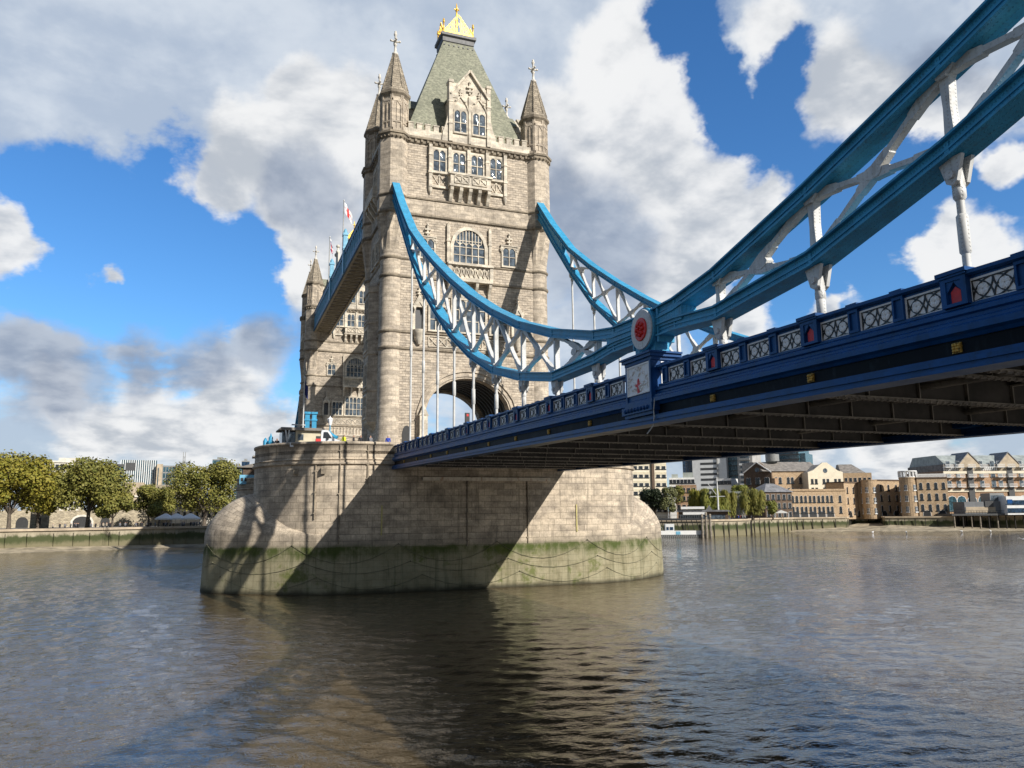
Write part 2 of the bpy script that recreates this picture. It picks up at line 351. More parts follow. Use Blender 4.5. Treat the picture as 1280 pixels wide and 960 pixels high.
M['tyre'] = paint('rubber', (0.02, 0.02, 0.02), 0.8)
M['cream'] = paint('cream_render', (0.52, 0.46, 0.33), 0.8, 0.08, 1.0)
M['flagwhite'] = paint('flag_white', (0.80, 0.79, 0.78), 0.9, 0.05); M['flagblue'] = paint('flag_blue', (0.02, 0.03, 0.14), 0.9)
M['pile'] = paint('timber_pile', (0.20, 0.17, 0.13), 0.9, 0.25, 2.0, 0.3)
M['oldchain'] = paint('weedy_chain', (0.12, 0.115, 0.07), 0.9, 0.3, 2.0)
M['darktimber'] = paint('dark_timber', (0.03, 0.026, 0.022), 0.9)
M['tank'] = paint('grey_metal', (0.22, 0.22, 0.21), 0.5)
M['roofgrey'] = paint('grey_roof', (0.21, 0.19, 0.165), 0.85, 0.2, 0.8)
M['roofslate'] = paint('slate_roof', (0.17, 0.17, 0.175), 0.7, 0.2, 0.8)
M['greenglass'] = paint('green_glass_roof', (0.29, 0.315, 0.29), 0.5, 0.15, 0.6)
M['tan'] = masonry('tan_brick', (0.50, 0.375, 0.245), (0.41, 0.30, 0.19), (0.36, 0.27, 0.19), 0.45, 0.15, 0.02, 0.2, (0.16, 0.10, 0.055), 0.4)
M['brown'] = masonry('brown_brick', (0.15, 0.105, 0.075), (0.11, 0.075, 0.055), (0.10, 0.08, 0.06), 0.45, 0.15, 0.02, 0.2, (0.07, 0.05, 0.04), 0.4)
M['redbrick'] = masonry('red_brick', (0.44, 0.285, 0.18), (0.37, 0.23, 0.14), (0.33, 0.24, 0.16), 0.45, 0.15, 0.02, 0.2, (0.14, 0.08, 0.05), 0.4)
M['palecream'] = paint('pale_cream_render', (0.66, 0.59, 0.45), 0.85, 0.05, 0.7)
M['towerwall'] = masonry('ragstone', (0.46, 0.405, 0.30), (0.35, 0.305, 0.225), (0.25, 0.215, 0.16), 0.8, 0.4, 0.03, 0.4, (0.20, 0.165, 0.12), 0.55)
M['palestone'] = paint('pale_stone', (0.60, 0.56, 0.48), 0.85, 0.08, 0.5)
M['beige'] = paint('beige_stone', (0.42, 0.34, 0.24), 0.85, 0.12, 0.5)
M['concrete'] = paint('concrete', (0.36, 0.345, 0.32), 0.85, 0.12, 0.5)
M['cladwhite'] = paint('white_cladding', (0.66, 0.66, 0.64), 0.6, 0.04, 0.5)
M['jettygrey'] = paint('jetty_grey', (0.16, 0.165, 0.17), 0.6, 0.1, 0.5)
M['awning'] = paint('white_awning', (0.75, 0.74, 0.71), 0.8, 0.04)
def quay_mat():
    m, t, b = new_mat('quay_wall_stone'); P = t.new('ShaderNodeNewGeometry').outputs['Position']
    sep = t.new('ShaderNodeSeparateXYZ'); t.link(P, sep.inputs[0])
    n = t.noise(t.vmath('MULTIPLY', P, (1, 1, 0.6)).outputs[0], 0.55, 7, 0.7); z = t.math('ADD', sep.outputs['Z'], t.math('MULTIPLY_ADD', n, 2.6, -1.3))
    c = t.mix(t.ramp(n, 0.35, 0.65), (0.25, 0.215, 0.15), (0.36, 0.315, 0.225))
    c = t.mix(t.ramp(z, 3.2, 3.9, 1, 0), c, (0.052, 0.062, 0.02)); c = t.mix(t.ramp(z, 1.3, 2.6, 1, 0), c, (0.17, 0.15, 0.085))
    t.link(c, b.inputs['Base Color']); b.inputs['Roughness'].default_value = 0.9
    return m
M['quay'] = quay_mat()
def water_mat():
    m, t, b = new_mat('river_water'); P = t.new('ShaderNodeNewGeometry').outputs['Position']
    n0 = t.noise(P, 0.02, 3)
    t.link(t.mix(t.ramp(n0, 0.35, 0.65), (0.064, 0.045, 0.021), (0.084, 0.060, 0.031)), b.inputs['Base Color'])
    b.inputs['Roughness'].default_value = 0.03; b.inputs['IOR'].default_value = 1.42; b.inputs['Specular IOR Level'].default_value = 0.9
    mp = t.new('ShaderNodeMapping'); mp.inputs['Rotation'].default_value = (0, 0, R(28)); mp.inputs['Scale'].default_value = (0.8, 1.25, 1)
    t.link(P, mp.inputs[0]); V = mp.outputs[0]
    h = t.math('MULTIPLY_ADD', t.noise(V, 1.3, 4, 0.6, 0.4), 0.22, t.math('MULTIPLY', t.noise(V, 3.6, 3, 0.6, 0.4), 0.085))
    patch = t.ramp(t.noise(P, 0.03, 4, 0.6), 0.36, 0.64, 0.35, 1.0)
    bn = t.new('ShaderNodeBump'); t.link(t.math('MULTIPLY', patch, 0.68), bn.inputs['Strength']); bn.inputs['Distance'].default_value = 1.0
    t.link(h, bn.inputs['Height']); t.link(bn.outputs[0], b.inputs['Normal'])
    return m
M['water'] = water_mat()
def leaf_mat(name, lo, hi, hi2=None):
    m, t, b = new_mat(name); g = t.new('ShaderNodeNewGeometry')
    n = t.noise(g.outputs['Position'], 0.35, 3, 0.6)
    c = t.mix(t.ramp(n, 0.35, 0.65), lo, hi)
    c = t.mix(t.math('MULTIPLY', g.outputs['Random Per Island'], 0.6), c, hi2 or hi)
    t.link(c, b.inputs['Base Color']); b.inputs['Roughness'].default_value = 0.6; b.inputs['Specular IOR Level'].default_value = 0.25
    return m
M['leafY'] = leaf_mat('yellowing_leaves', (0.15, 0.16, 0.022), (0.22, 0.20, 0.03), (0.28, 0.21, 0.03))
M['leafO'] = leaf_mat('olive_leaves', (0.115, 0.130, 0.028), (0.18, 0.175, 0.038), (0.24, 0.20, 0.045))
M['leafG'] = leaf_mat('green_leaves', (0.11, 0.14, 0.024), (0.18, 0.195, 0.035), (0.22, 0.19, 0.04))
M['leafD'] = leaf_mat('dark_leaves', (0.012, 0.020, 0.008), (0.025, 0.036, 0.014))
M['leafP'] = leaf_mat('pale_birch_leaves', (0.11, 0.12, 0.045), (0.17, 0.17, 0.07))
M['bark'] = paint('bark', (0.10, 0.08, 0.06), 0.9, 0.25, 3.0)
def sand_mat():
    return paint('foreshore_sand', (0.30, 0.25, 0.17), 0.95, 0.25, 0.35, 0.4)
M['sand'] = sand_mat()

# ------------------------------------------------------------------ gothic pieces
def tudor(a, s, r, n=14, p=2.1, q=0.62):
    return [(-a+2*a*i/n, s+r*max(0.0, 1-abs(-1+2*i/n)**p)**q) for i in range(n+1)]
def arch_band(mb, inner, outer, y0, y1):
    mb.loft([[(i[0], y0, i[1]), (o[0], y0, o[1]), (o[0], y1, o[1]), (i[0], y1, i[1])] for i, o in zip(inner, outer)])
def gothic_window(parent, T, xc, z0, w, h, lights, transoms=(), arch=None, surround=0.26, proud=0.18, name='window', hood=False):
    f = MB(); f.T = T @ Matrix.Translation((xc, 0, z0)); a = w/2; s = surround
    g = MB(); g.T = f.T
    if arch:
        rise = arch; sp = h-rise
        inn = [(-a, 0)]+tudor(a, sp, rise)+[(a, 0)]; out = [(-a-s, 0)]+tudor(a+s, sp, rise+s)+[(a+s, 0)]
        arch_band(f, inn, out, -proud, 0.02)
        g.prism(inn, 'y', -0.05, -0.01)
        top = lambda x: sp+rise*max(0.0, 1-abs(x/a)**2.1)**0.62
    else:
        f.box((-a-s, -proud, 0), (-a, 0.02, h)); f.box((a, -proud, 0), (a+s, 0.02, h)); f.box((-a-s, -proud, h), (a+s, 0.02, h+s))
        g.box((-a, -0.05, 0), (a, -0.01, h)); top = lambda x: h
    f.box((-a-s*1.1, -proud-0.08, -0.2), (a+s*1.1, 0.02, 0))
    if hood: f.box((-a-s-0.12, -proud-0.10, h+s+0.002), (a+s+0.12, 0.02, h+s+0.14))
    lw = w/lights
    for i in range(1, lights):
        x = -a+i*lw; f.box((x-0.055, -0.15, 0), (x+0.055, -0.052, top(x)-0.01))
    for tz in transoms: f.box((-a, -0.135, tz-0.045), (a, -0.053, tz+0.045))
    hz = (h-arch) if arch else h-lw*0.45
    for i in range(lights):                               # cusped heads of the lights
        x0 = -a+i*lw; xm = x0+lw/2; top_z = min(hz+lw*0.45, top(x0+0.02), top(x0+lw-0.02)) if not arch else hz+lw*0.45
        for sg in (-1, 1):
            pl = [(xm+sg*(lw/2), hz), (xm+sg*(lw/2), hz+lw*0.45), (xm, hz+lw*0.45), (xm+sg*lw*0.25, hz+lw*0.33)]
            if not arch or abs(xm+sg*lw/2) < a*0.85: f.prism(pl, 'y', -0.125, -0.054)
    if arch:                                               # tracery bars above the springing
        for i in range(lights):
            xm = -a+(i+0.5)*lw; zt = top(xm)
            if zt-hz > lw*0.7: f.box((xm-0.04, -0.13, hz+lw*0.45), (xm+0.04, -0.055, zt))
            if zt-hz > lw*1.0: f.box((xm-lw*0.5, -0.12, hz+lw*0.78), (xm+lw*0.5, -0.056, hz+lw*0.88))
    o = f.build(name, M['dress'], parent); g.build('pane', M['glass'], o)
    return o
def fleur(mb, x, z, s, y=-0.2):                          # carved finial on a wall
    mb.box((x-0.09*s, y-0.08*s, z), (x+0.09*s, y+0.2, z+1.25*s))
    for zz, ww in ((0.35, 0.30), (0.80, 0.36)): mb.cbox((x, y, z+zz*s), (ww*2*s, 0.26*s, 0.20*s))
    mb.ball((x, y, z+1.38*s), 0.16*s, 8)
def quatre(mb, x0, x1, z0, z1, n, y=-0.02, d=0.10):      # pierced panel of crossed bars in a frame
    t = 0.09
    mb.box((x0, y-d, z0), (x1, y, z0+t)); mb.box((x0, y-d, z1-t), (x1, y, z1))
    w = (x1-x0)/n; a = z1-z0-2*t
    for i in range(n+1): mb.box((x0+i*w-t/2, y-d*0.9, z0+t), (x0+i*w+t/2, y, z1-t))
    for i in range(n):
        xa, xb = x0+i*w, x0+(i+1)*w
        mb.beam((xa, y-d*0.5, z0+t), (xb, y-d*0.5, z1-t), d*0.7, 0.09); mb.beam((xa, y-d*0.5, z1-t), (xb, y-d*0.5, z0+t), d*0.72, 0.085)
        mb.cbox(((xa+xb)/2, y-d*0.55, (z0+z1)/2), (0.16, d*0.8, 0.16))

HW, HD, DC = 9.15, 5.085, 5.085         # half spacings of the turrets; tower centre y
ZB = 14.2                               # road level at the tower
def oct_ring(c, r, z, n=8, rot=math.pi/8):
    return [(c[0]+r*math.cos(rot+2*math.pi*i/n), c[1]+r*math.sin(rot+2*math.pi*i/n), z) for i in range(n)]
def build_turret(parent, cx, cy):
    c = (cx, cy)
    b = MB(); b.lathe((cx, cy, 0), [(1.46, ZB), (1.46, 16.2), (1.35, 16.4), (1.33, 38.3)], 24, 0, True, False, False)
    k = 16; rt = math.pi/8
    def star(z, ro, ri): return [(cx+(ro if i % 2 == 0 else ri)*math.cos(rt+2*math.pi*i/k), cy+(ro if i % 2 == 0 else ri)*math.sin(rt+2*math.pi*i/k), z) for i in range(k)]
    b.loft([star(38.3, 1.33, 1.33), star(42.35, 1.86, 1.38), star(42.8, 1.86, 1.72)], True, False, False)
    b.loft([oct_ring(c, 1.86, 42.8), oct_ring(c, 1.86, 52.3)], True, False, True)
    b.loft([oct_ring(c, 1.66, 52.9), oct_ring(c, 1.66, 57.7)], True, False, True)
    # raised frames of the panelled top stage
    for i in range(8):
        a0, a1 = rt+2*math.pi*i/8, rt+2*math.pi*(i+1)/8; am = (a0+a1)/2; ap = 1.66*math.cos(math.pi/8); hw = 1.66*math.sin(math.pi/8)
        b.T = Matrix.Translation((cx, cy, 0)) @ Matrix.Rotation(am+math.pi/2, 4, 'Z') @ Matrix.Translation((0, -ap, 0))
        for x in (-hw+0.02, hw-0.16): b.box((x, -0.10, 52.9), (x+0.14, 0.0, 57.6))
        b.box((-0.05, -0.08, 53.3), (0.05, 0.0, 56.6))
        b.box((-hw, -0.10, 52.9), (hw, 0.0, 53.25)); b.box((-hw, -0.10, 56.7), (hw, 0.0, 57.0)); b.box((-hw+0.1, -0.09, 54.0), (hw-0.1, 0.0, 54.18))
        for sg in (-1, 1): b.prism([(sg*0.05, 56.7), (sg*(hw-0.16), 56.7), (sg*(hw-0.16), 56.1), (sg*0.30, 56.35)], 'y', -0.07, 0.0)
    b.T = Matrix.Identity(4)
    o = b.build('turret', M['ashlar'], parent)
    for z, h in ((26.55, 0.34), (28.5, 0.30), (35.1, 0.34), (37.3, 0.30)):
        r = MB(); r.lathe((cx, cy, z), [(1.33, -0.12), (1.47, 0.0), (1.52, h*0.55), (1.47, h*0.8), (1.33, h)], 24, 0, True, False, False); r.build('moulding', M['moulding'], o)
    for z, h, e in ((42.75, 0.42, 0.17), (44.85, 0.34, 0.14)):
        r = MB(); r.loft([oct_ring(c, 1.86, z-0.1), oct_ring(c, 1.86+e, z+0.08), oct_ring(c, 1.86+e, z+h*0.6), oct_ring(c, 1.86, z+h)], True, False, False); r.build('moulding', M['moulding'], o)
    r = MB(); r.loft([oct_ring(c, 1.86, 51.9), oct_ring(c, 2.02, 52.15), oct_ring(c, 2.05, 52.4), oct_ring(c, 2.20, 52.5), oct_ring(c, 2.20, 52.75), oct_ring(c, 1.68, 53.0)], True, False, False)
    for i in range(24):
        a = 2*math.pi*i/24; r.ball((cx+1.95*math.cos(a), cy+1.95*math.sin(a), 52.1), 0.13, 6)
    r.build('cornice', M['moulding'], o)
    r = MB(); r.loft([oct_ring(c, 1.66, 57.3), oct_ring(c, 1.80, 57.55), oct_ring(c, 1.98, 57.75), oct_ring(c, 1.98, 58.05), oct_ring(c, 1.8, 58.15)], True, False, True)
    r.build('eaves', M['moulding'], o)
    s = MB(); s.loft([oct_ring(c, 1.88, 58.1), oct_ring(c, 1.62, 58.7), oct_ring(c, 0.34, 63.6)], True, False, True)
    for i in range(8):
        a = rt+2*math.pi*i/8
        s.tube((cx+1.70*math.cos(a), cy+1.70*math.sin(a), 58.55), (cx+0.33*math.cos(a), cy+0.33*math.sin(a), 63.6), 0.07, 0.05, 5)
    so_ = s.build('spire', M['spire'], o)
    f = MB(); f.lathe((cx, cy, 63.5), [(0.28, 0), (0.40, 0.1), (0.38, 0.28), (0.17, 0.4), (0.14, 1.3), (0.25, 1.42), (0.13, 1.6), (0.12, 2.6), (0.21, 2.75), (0.21, 2.95), (0.12, 3.05), (0.16, 3.2), (0.02, 3.35)], 10)
    for dx, dy in ((1, 0), (-1, 0), (0, 1), (0, -1)):
        f.tube((cx, cy, 65.35), (cx+dx*0.50, cy+dy*0.50, 65.42), 0.11, 0.09, 6); f.ball((cx+dx*0.54, cy+dy*0.54, 65.45), 0.15, 8)
    f.ball((cx, cy, 65.4), 0.28, 8)
    f.build('finial', M['finial'], so_)
    return o

def wall_notch(hx, z0, z1, arch):      # wall outline with an arched opening cut up from the bottom
    return [(-hx, z0), (-hx, z1), (hx, z1), (hx, z0)]+[(arch[-1][0], z0)]+[(x, z) for x, z in arch[::-1]]+[(arch[0][0], z0)]

def build_tower(name, label, cy):
    t = root(name, label, 'tower', (0, cy, 0))
    SY = HD+1.0; SX = 10.05             # wall planes
    inn = tudor(5.25, 19.4, 4.15, 20); big = tudor(6.15, 19.6, 4.5, 20)
    w = MB()
    w.prism(wall_notch(HW, ZB, 26.4, inn), 'y', -SY, -SY+1.2)
    w.prism(wall_notch(HW, ZB, 26.4, inn), 'y', SY-1.2, SY)
    w.prism(wall_notch(SX, ZB, 26.4, big), 'y', -SY+1.2, SY-1.2)
    w.box((-HW, -SY, 26.4), (HW, SY, 52.6)); w.box((-SX, -SY+1.2, 26.4), (-HW, SY-1.2, 52.6)); w.box((HW, -SY+1.2, 26.4), (SX, SY-1.2, 52.6))
    wall = w.build('wall', M['rockface'], t)
    # plain ashlar belt, string courses, cornice, battlements
    s = MB(); bl = MB(); bt = MB()
    for th, dist, hw in ((0, SY, HW-1.3), (math.pi, SY, HW-1.3), (math.pi/2, SX, HD-1.2), (-math.pi/2, SX, HD-1.2)):
        T = face_T(th, dist); s.T = T; bl.T = T; bt.T = T
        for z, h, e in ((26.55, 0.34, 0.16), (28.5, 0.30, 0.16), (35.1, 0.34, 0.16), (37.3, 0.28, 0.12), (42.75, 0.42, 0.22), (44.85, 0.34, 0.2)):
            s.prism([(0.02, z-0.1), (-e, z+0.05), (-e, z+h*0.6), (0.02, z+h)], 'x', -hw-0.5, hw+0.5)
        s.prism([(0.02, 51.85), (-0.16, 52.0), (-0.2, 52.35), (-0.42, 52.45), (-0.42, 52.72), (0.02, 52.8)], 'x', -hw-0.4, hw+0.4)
        n = int(hw*2/0.72)
        for i in range(n): s.cbox((-hw+(i+0.5)*2*hw/n, -0.26, 52.22), (0.26, 0.22, 0.28))
        bl.box((-hw-0.4, -0.06, 43.0), (hw+0.4, 0.02, 44.9))
        bt.box((-hw-0.4, -0.16, 52.78), (hw+0.4, 0.35, 53.75))
        m = int(hw*2/1.02)
        for i in range(m):
            x = -hw+(i+0.5)*2*hw/m
            if abs(x) < 2.6: continue
            bt.box((x-0.32, -0.16, 53.75), (x+0.32, 0.35, 54.45)); bt.box((x-0.38, -0.22, 54.45), (x+0.38, 0.41, 54.58))
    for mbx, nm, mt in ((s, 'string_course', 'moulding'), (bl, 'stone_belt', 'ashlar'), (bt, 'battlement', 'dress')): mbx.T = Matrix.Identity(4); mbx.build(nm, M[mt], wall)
    for sx in (-1, 1):
        for sy in (-1, 1): build_turret(t, sx*HW, sy*HD)
    # arch mouldings and ribbed vault
    for th in (0, math.pi):
        a = MB(); a.T = face_T(th, SY)
        for k, (e0, e1, y0, y1) in enumerate(((0.0, 0.22, -0.04, 0.3), (0.22, 0.50, -0.16, 0.3), (0.50, 0.74, -0.08, 0.3), (0.74, 1.0, -0.24, 0.3))):
            i_ = [(-5.25-e0+0.004, ZB)]+tudor(5.25+e0, 19.4, 4.15+e0, 20)+[(5.25+e0, ZB)]; o_ = [(-5.25-e1, ZB)]+tudor(5.25+e1, 19.4, 4.15+e1, 20)+[(5.25+e1, ZB)]
            arch_band(a, i_, o_, y0, y1 if k else 0.25)
        a.build('arch_moulding', M['ashlar'], t)
    v = MB()
    for k in range(9):
        y = -SY+1.7+k*(2*SY-3.4)/8
        arch_band(v, [(-5.7, ZB)]+tudor(5.7, 19.5, 4.25, 20)+[(5.7, ZB)], [(-6.13, ZB)]+tudor(6.13, 19.6, 4.48, 20)+[(6.13, ZB)], y-0.16, y+0.16)
    v.build('vault_rib', M['lead'], t)
    for th in (0, math.pi):
        T = face_T(th, SY); inner = th != 0
        # small buttresses with gablets beside the arch, side doors
        for sg in (-1, 1):
            b = MB(); b.T = T; x = sg*5.55
            b.box((x-0.55, -1.0, ZB), (x+0.55, 0.0, 16.6)); b.box((x-0.45, -0.8, 16.6), (x+0.45, 0.0, 18.9))
            b.prism([(x-0.55, 18.9), (x+0.55, 18.9), (x, 20.2)], 'y', -0.85, 0.0); b.prism([(x-0.28, 19.0), (x+0.28, 19.0), (x, 19.7)], 'y', -0.93, -0.85)
            b.build('buttress', M['dress'], t)
        for sg in (-1, 1):
            d = MB(); d.T = T; d.prism([(sg*7.35-0.5, ZB), (sg*7.35+0.5, ZB)]+[(sg*7.35-x, z) for x, z in tudor(0.5, 17.0, 0.8, 8)], 'y', -0.06, 0.0)
            d.build('side_door', M['black'], t)
        # panelled band below the lower windows
        q = MB(); q.T = T; quatre(q, -4.9, 4.9, 27.05, 28.35, 9); q.build('carved_panel', M['dress'], t)
        if inner:
            q = MB(); q.T = T
            for i in range(15):
                x = -4.9+i*0.7; q.box((x-0.09, -0.14, 24.85), (x+0.09, -0.0, 26.4)); q.ball((x, -0.14, 26.2), 0.14, 6)
            q.box((-5.2, -0.22, 24.6), (5.2, 0, 24.85)); q.build('carved_panel', M['dress'], t)
        gothic_window(t, T, 0, 29.05, 4.0, 3.9, 5, (1.35, 2.7), None, 0.22, 0.2)
        for sg in (-1, 1): gothic_window(t, T, sg*3.75, 29.05, 2.0, 2.8, 3, (1.3,), None, 0.24, 0.2)
        for sg in (-1, 1):                                  # niches beside them
            n = MB(); n.T = T; x = sg*6.1
            n.box((x-0.75, -0.22, 28.9), (x-0.45, 0, 31.6)); n.box((x+0.45, -0.22, 28.9), (x+0.75, 0, 31.6))
            n.prism([(x-0.85, 31.6), (x+0.85, 31.6), (x, 33.1)], 'y', -0.42, 0); n.prism([(x-0.5, 31.0), (x-0.4, 31.6), (x, 32.2), (x+0.4, 31.6), (x+0.5, 31.0), (x+0.75, 31.6), (x, 32.9), (x-0.75, 31.6)], 'y', -0.52, -0.42)
            fleur(n, x, 33.0, 0.7); fleur(n, x-0.8, 31.6, 0.5); fleur(n, x+0.8, 31.6, 0.5)
            n.lathe((x, -0.15, 0), [(0.2, 27.2), (0.55, 27.9), (0.6, 28.3), (0.75, 28.5), (0.8, 28.9)], 10, 0, True)
            n.build('niche', M['dress'], t)
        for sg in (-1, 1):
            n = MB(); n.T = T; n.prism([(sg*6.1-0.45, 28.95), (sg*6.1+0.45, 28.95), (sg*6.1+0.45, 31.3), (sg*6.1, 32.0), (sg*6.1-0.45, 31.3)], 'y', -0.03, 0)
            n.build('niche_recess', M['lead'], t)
        # main traceried window with its balcony on brackets
        gothic_window(t, T, 0, 37.55, 3.9, 4.15, 5, (1.0, 2.0), 2.0, 0.42, 0.24, 'main_window')
        for sg in (-1, 1):
            n = MB(); n.T = T; n.box((sg*2.62-0.17, -0.34, 37.4), (sg*2.62+0.17, 0, 42.0)); n.box((sg*2.62-0.24, -0.42, 40.0), (sg*2.62+0.24, 0, 40.2)); fleur(n, sg*2.62, 41.6, 0.55, -0.25)
            n.build('pilaster', M['dress'], t)
        n = MB(); n.T = T
        n.box((-2.75, -0.95, 35.05), (2.75, 0, 35.45)); n.box((-2.85, -1.05, 37.0), (2.85, -0.5, 37.3)); n.box((-2.6, -0.62, 35.45), (2.6, 0.0, 37.0))
        n.T = T @ Matrix.Translation((0, -0.62, 0)); quatre(n, -2.3, 2.3, 35.5, 37.0, 8, 0.0, 0.16); n.T = T
        for x in (-2.6, 2.6): n.box((x-0.2, -0.9, 35.45), (x+0.2, 0, 37.0))
        for x in (-2.5, -0.85, 0.85, 2.5): n.prism([(0, 35.05), (-0.85, 35.05), (-0.75, 34.6), (-0.3, 33.9), (-0.2, 33.1), (0, 33.0)], 'x', x-0.17, x+0.17)
        n.build('balcony', M['dress'], t)
        for sg in (-1, 1):
            gothic_window(t, T, sg*5.15, 37.75, 1.6, 2.3, 2, (1.15,), None, 0.2, 0.18, 'small_window', True)
            n = MB(); n.T = T; fleur(n, sg*5.15, 40.4, 1.0); fleur(n, sg*5.15-1.05, 39.5, 0.5); fleur(n, sg*5.15+1.05, 39.5, 0.5); n.build('window_crest', M['dress'], t)
        # four upper windows, pilasters and the corbelled balcony
        for x in (-3.75, -1.27, 1.05, 3.5): gothic_window(t, T, x-0.0, 48.75, 1.5, 2.75, 2, (1.35,), None, 0.30, 0.16, 'upper_window')
        for x in (-4.9, -2.5, -0.1, 2.3, 4.65):
            n = MB(); n.T = T; n.box((x-0.2, -0.42, 46.6), (x+0.2, 0, 52.0)); n.box((x-0.28, -0.5, 48.3), (x+0.28, 0, 48.55)); n.box((x-0.26, -0.48, 50.6), (x+0.26, 0, 50.75))
            if abs(x) > 4: n.lathe((x, -0.12, 0), [(0.05, 45.7), (0.22, 46.0), (0.30, 46.4), (0.22, 46.7)], 8)
            n.build('pilaster', M['dress'], t)
        n = MB(); n.T = T; quatre(n, -4.7, -2.8, 46.9, 48.45, 2); quatre(n, 2.6, 4.45, 46.9, 48.45, 2); n.box((-5.0, -0.3, 48.45), (4.75, 0, 48.7)); n.box((-4.9, -0.25, 46.6), (4.65, 0, 46.9)); n.build('carved_panel', M['dress'], t)
        n = MB(); n.T = T
        n.box((-2.75, -1.15, 46.75), (2.65, 0, 47.0)); n.box((-2.6, -1.02, 47.0), (2.5, 0, 48.25)); n.box((-2.8, -1.2, 48.25), (2.7, 0, 48.5))
        n.T = T @ Matrix.Translation((0, -1.02, 0)); quatre(n, -2.1, -0.25, 47.15, 48.2, 2, 0, 0.12); quatre(n, 0.15, 2.0, 47.15, 48.2, 2, 0, 0.12); n.T = T
        for i in range(5):
            x = -2.4+i*1.175; n.prism([(0, 46.75), (-1.05, 46.75), (-1.05, 46.3), (-0.7, 45.9), (-0.55, 45.5), (-0.25, 45.1), (0, 45.0)], 'x', x-0.2, x+0.2)
        n.build('balcony', M['dress'], t)
        # gabled dormer above the cornice
        dormer(t, T, 2.45)
    for th in (math.pi/2, -math.pi/2):
        T = face_T(th, SX)
        n = MB(); n.T = T                                   # canted oriel climbing the end wall
        plan = lambda e: [(-2.0-e, 0), (-1.3-e*0.5, -1.0-e), (1.3+e*0.5, -1.0-e), (2.0+e, 0)]
        n.loft([[(x, y, z) for x, y in plan(e)] for z, e in ((17.6, -0.9), (18.6, 0.0), (34.2, 0.0), (34.3, 0.12), (35.0, 0.12), (35.6, -0.4))], True, True, True)
        for z in (22.2, 26.6, 30.4): n.loft([[(x, y, zz) for x, y in plan(e)] for zz, e in ((z, 0.0), (z+0.08, 0.13), (z+0.3, 0.13), (z+0.4, 0.0))], True, False, False)
        n.build('oriel', M['ashlar'], t)
        for z in (19.2, 23.0, 27.3, 31.0):
            gothic_window(t, T @ Matrix.Translation((0, -1.0, 0)), 0, z, 2.0, 2.6, 3, (1.3,), None, 0.15, 0.1, 'oriel_window')
        for z, h in ((38.1, 2.6), (47.6, 3.2)):
            for sg in (-1, 1): gothic_window(t, T, sg*1.35, z, 1.5, h, 2, (h*0.45,), None, 0.24, 0.16, 'small_window')
        n = MB(); n.T = T
        n.box((-2.6, -1.1, 45.9), (2.6, 0, 47.3))
        for x in (-2.3, -0.8, 0.8, 2.3): n.prism([(0, 45.9), (-1.0, 45.9), (-0.9, 45.4), (-0.3, 44.6), (0, 44.2)], 'x', x-0.2, x+0.2)
        n.build('balcony', M['dress'], t)
        dormer(t, T @ Matrix.Translation((0, 1.6, 0)), 1.5, False)
    # steep slate roof, lead platform, gilded cresting
    r = MB()
    r.loft([[(-8.0, -SY+0.7, 52.9), (8.0, -SY+0.7, 52.9), (8.0, SY-0.7, 52.9), (-8.0, SY-0.7, 52.9)], [(-2.05, -1.45, 69.3), (2.05, -1.45, 69.3), (2.05, 1.45, 69.3), (-2.05, 1.45, 69.3)]])
    rf = r.build('roof', M['slate'], t)
    k = MB(); sq = lambda e, z: [(-2.05-e, -1.45-e, z), (2.05+e, -1.45-e, z), (2.05+e, 1.45+e, z), (-2.05-e, 1.45+e, z)]
    k.loft([sq(-0.02, 69.2), sq(0.10, 69.35), sq(0.12, 69.9), sq(0.34, 70.1), sq(0.34, 70.5), sq(0.2, 70.6)]); k.build('lead_platform', M['lead'], rf)
    k = MB()
    for sg in (-1, 1):
        for i in range(7): k.tube((-1.95+i*0.65, sg*1.50, 68.75), (-1.95+i*0.65, sg*1.68, 68.75), 0.11, None, 8)
        for i in range(5): k.tube((sg*2.12, -1.2+i*0.6, 68.75), (sg*2.30, -1.2+i*0.6, 68.75), 0.11, None, 8)
    k.build('roof_vent', M['lead'], rf)
    g = MB()
    for th, dist, hw in ((0, 1.5, 1.95), (math.pi, 1.5, 1.95), (math.pi/2, 2.05, 1.4), (-math.pi/2, 2.05, 1.4)):
        g.T = face_T(th, dist)
        g.box((-hw, -0.05, 70.6), (hw, 0.05, 70.9)); hgt = 2.5 if hw > 1.6 else 1.9
        for sg in (-1, 1):
            g.beam((sg*hw*0.95, 0, 70.9), (0, 0, 70.9+hgt), 0.08, 0.20)
            for q in (0.12, 0.3, 0.48, 0.66, 0.84):
                x = sg*hw*0.95*(1-q); zt_ = 70.9+hgt*q
                g.beam((x, 0, 70.85), (x, 0, zt_), 0.055, 0.10, (1, 0, 0)); g.cbox((x, 0, zt_+0.13), (0.09, 0.08, 0.16))
            g.beam((sg*hw*0.62, 0, 70.9), (sg*hw*0.25, 0, 70.9+hgt*0.45), 0.055, 0.07); g.beam((sg*hw*0.1, 0, 70.9), (sg*hw*0.5, 0, 70.9+hgt*0.4), 0.05, 0.07)
            g.beam((sg*hw*0.3, 0, 70.9), (0, 0, 70.9+hgt*0.55), 0.05, 0.07)
    g.T = Matrix.Identity(4)
    for sx in (-1, 1):
        for sy in (-1, 1): g.lathe((sx*2.02, sy*1.45, 70.6), [(0.13, 0), (0.13, 0.3), (0.09, 0.4), (0.09, 1.35), (0.16, 1.42), (0.16, 1.55), (0.10, 1.62), (0.13, 1.8), (0.02, 2.0)], 8)
    g.lathe((0, -0.6, 70.6), [(0.20, 0), (0.16, 1.5), (0.16, 2.6), (0.24, 2.75), (0.12, 2.9), (0.10, 4.0), (0.20, 4.12), (0.10, 4.3), (0.09, 4.8), (0.02, 5.2)], 8)
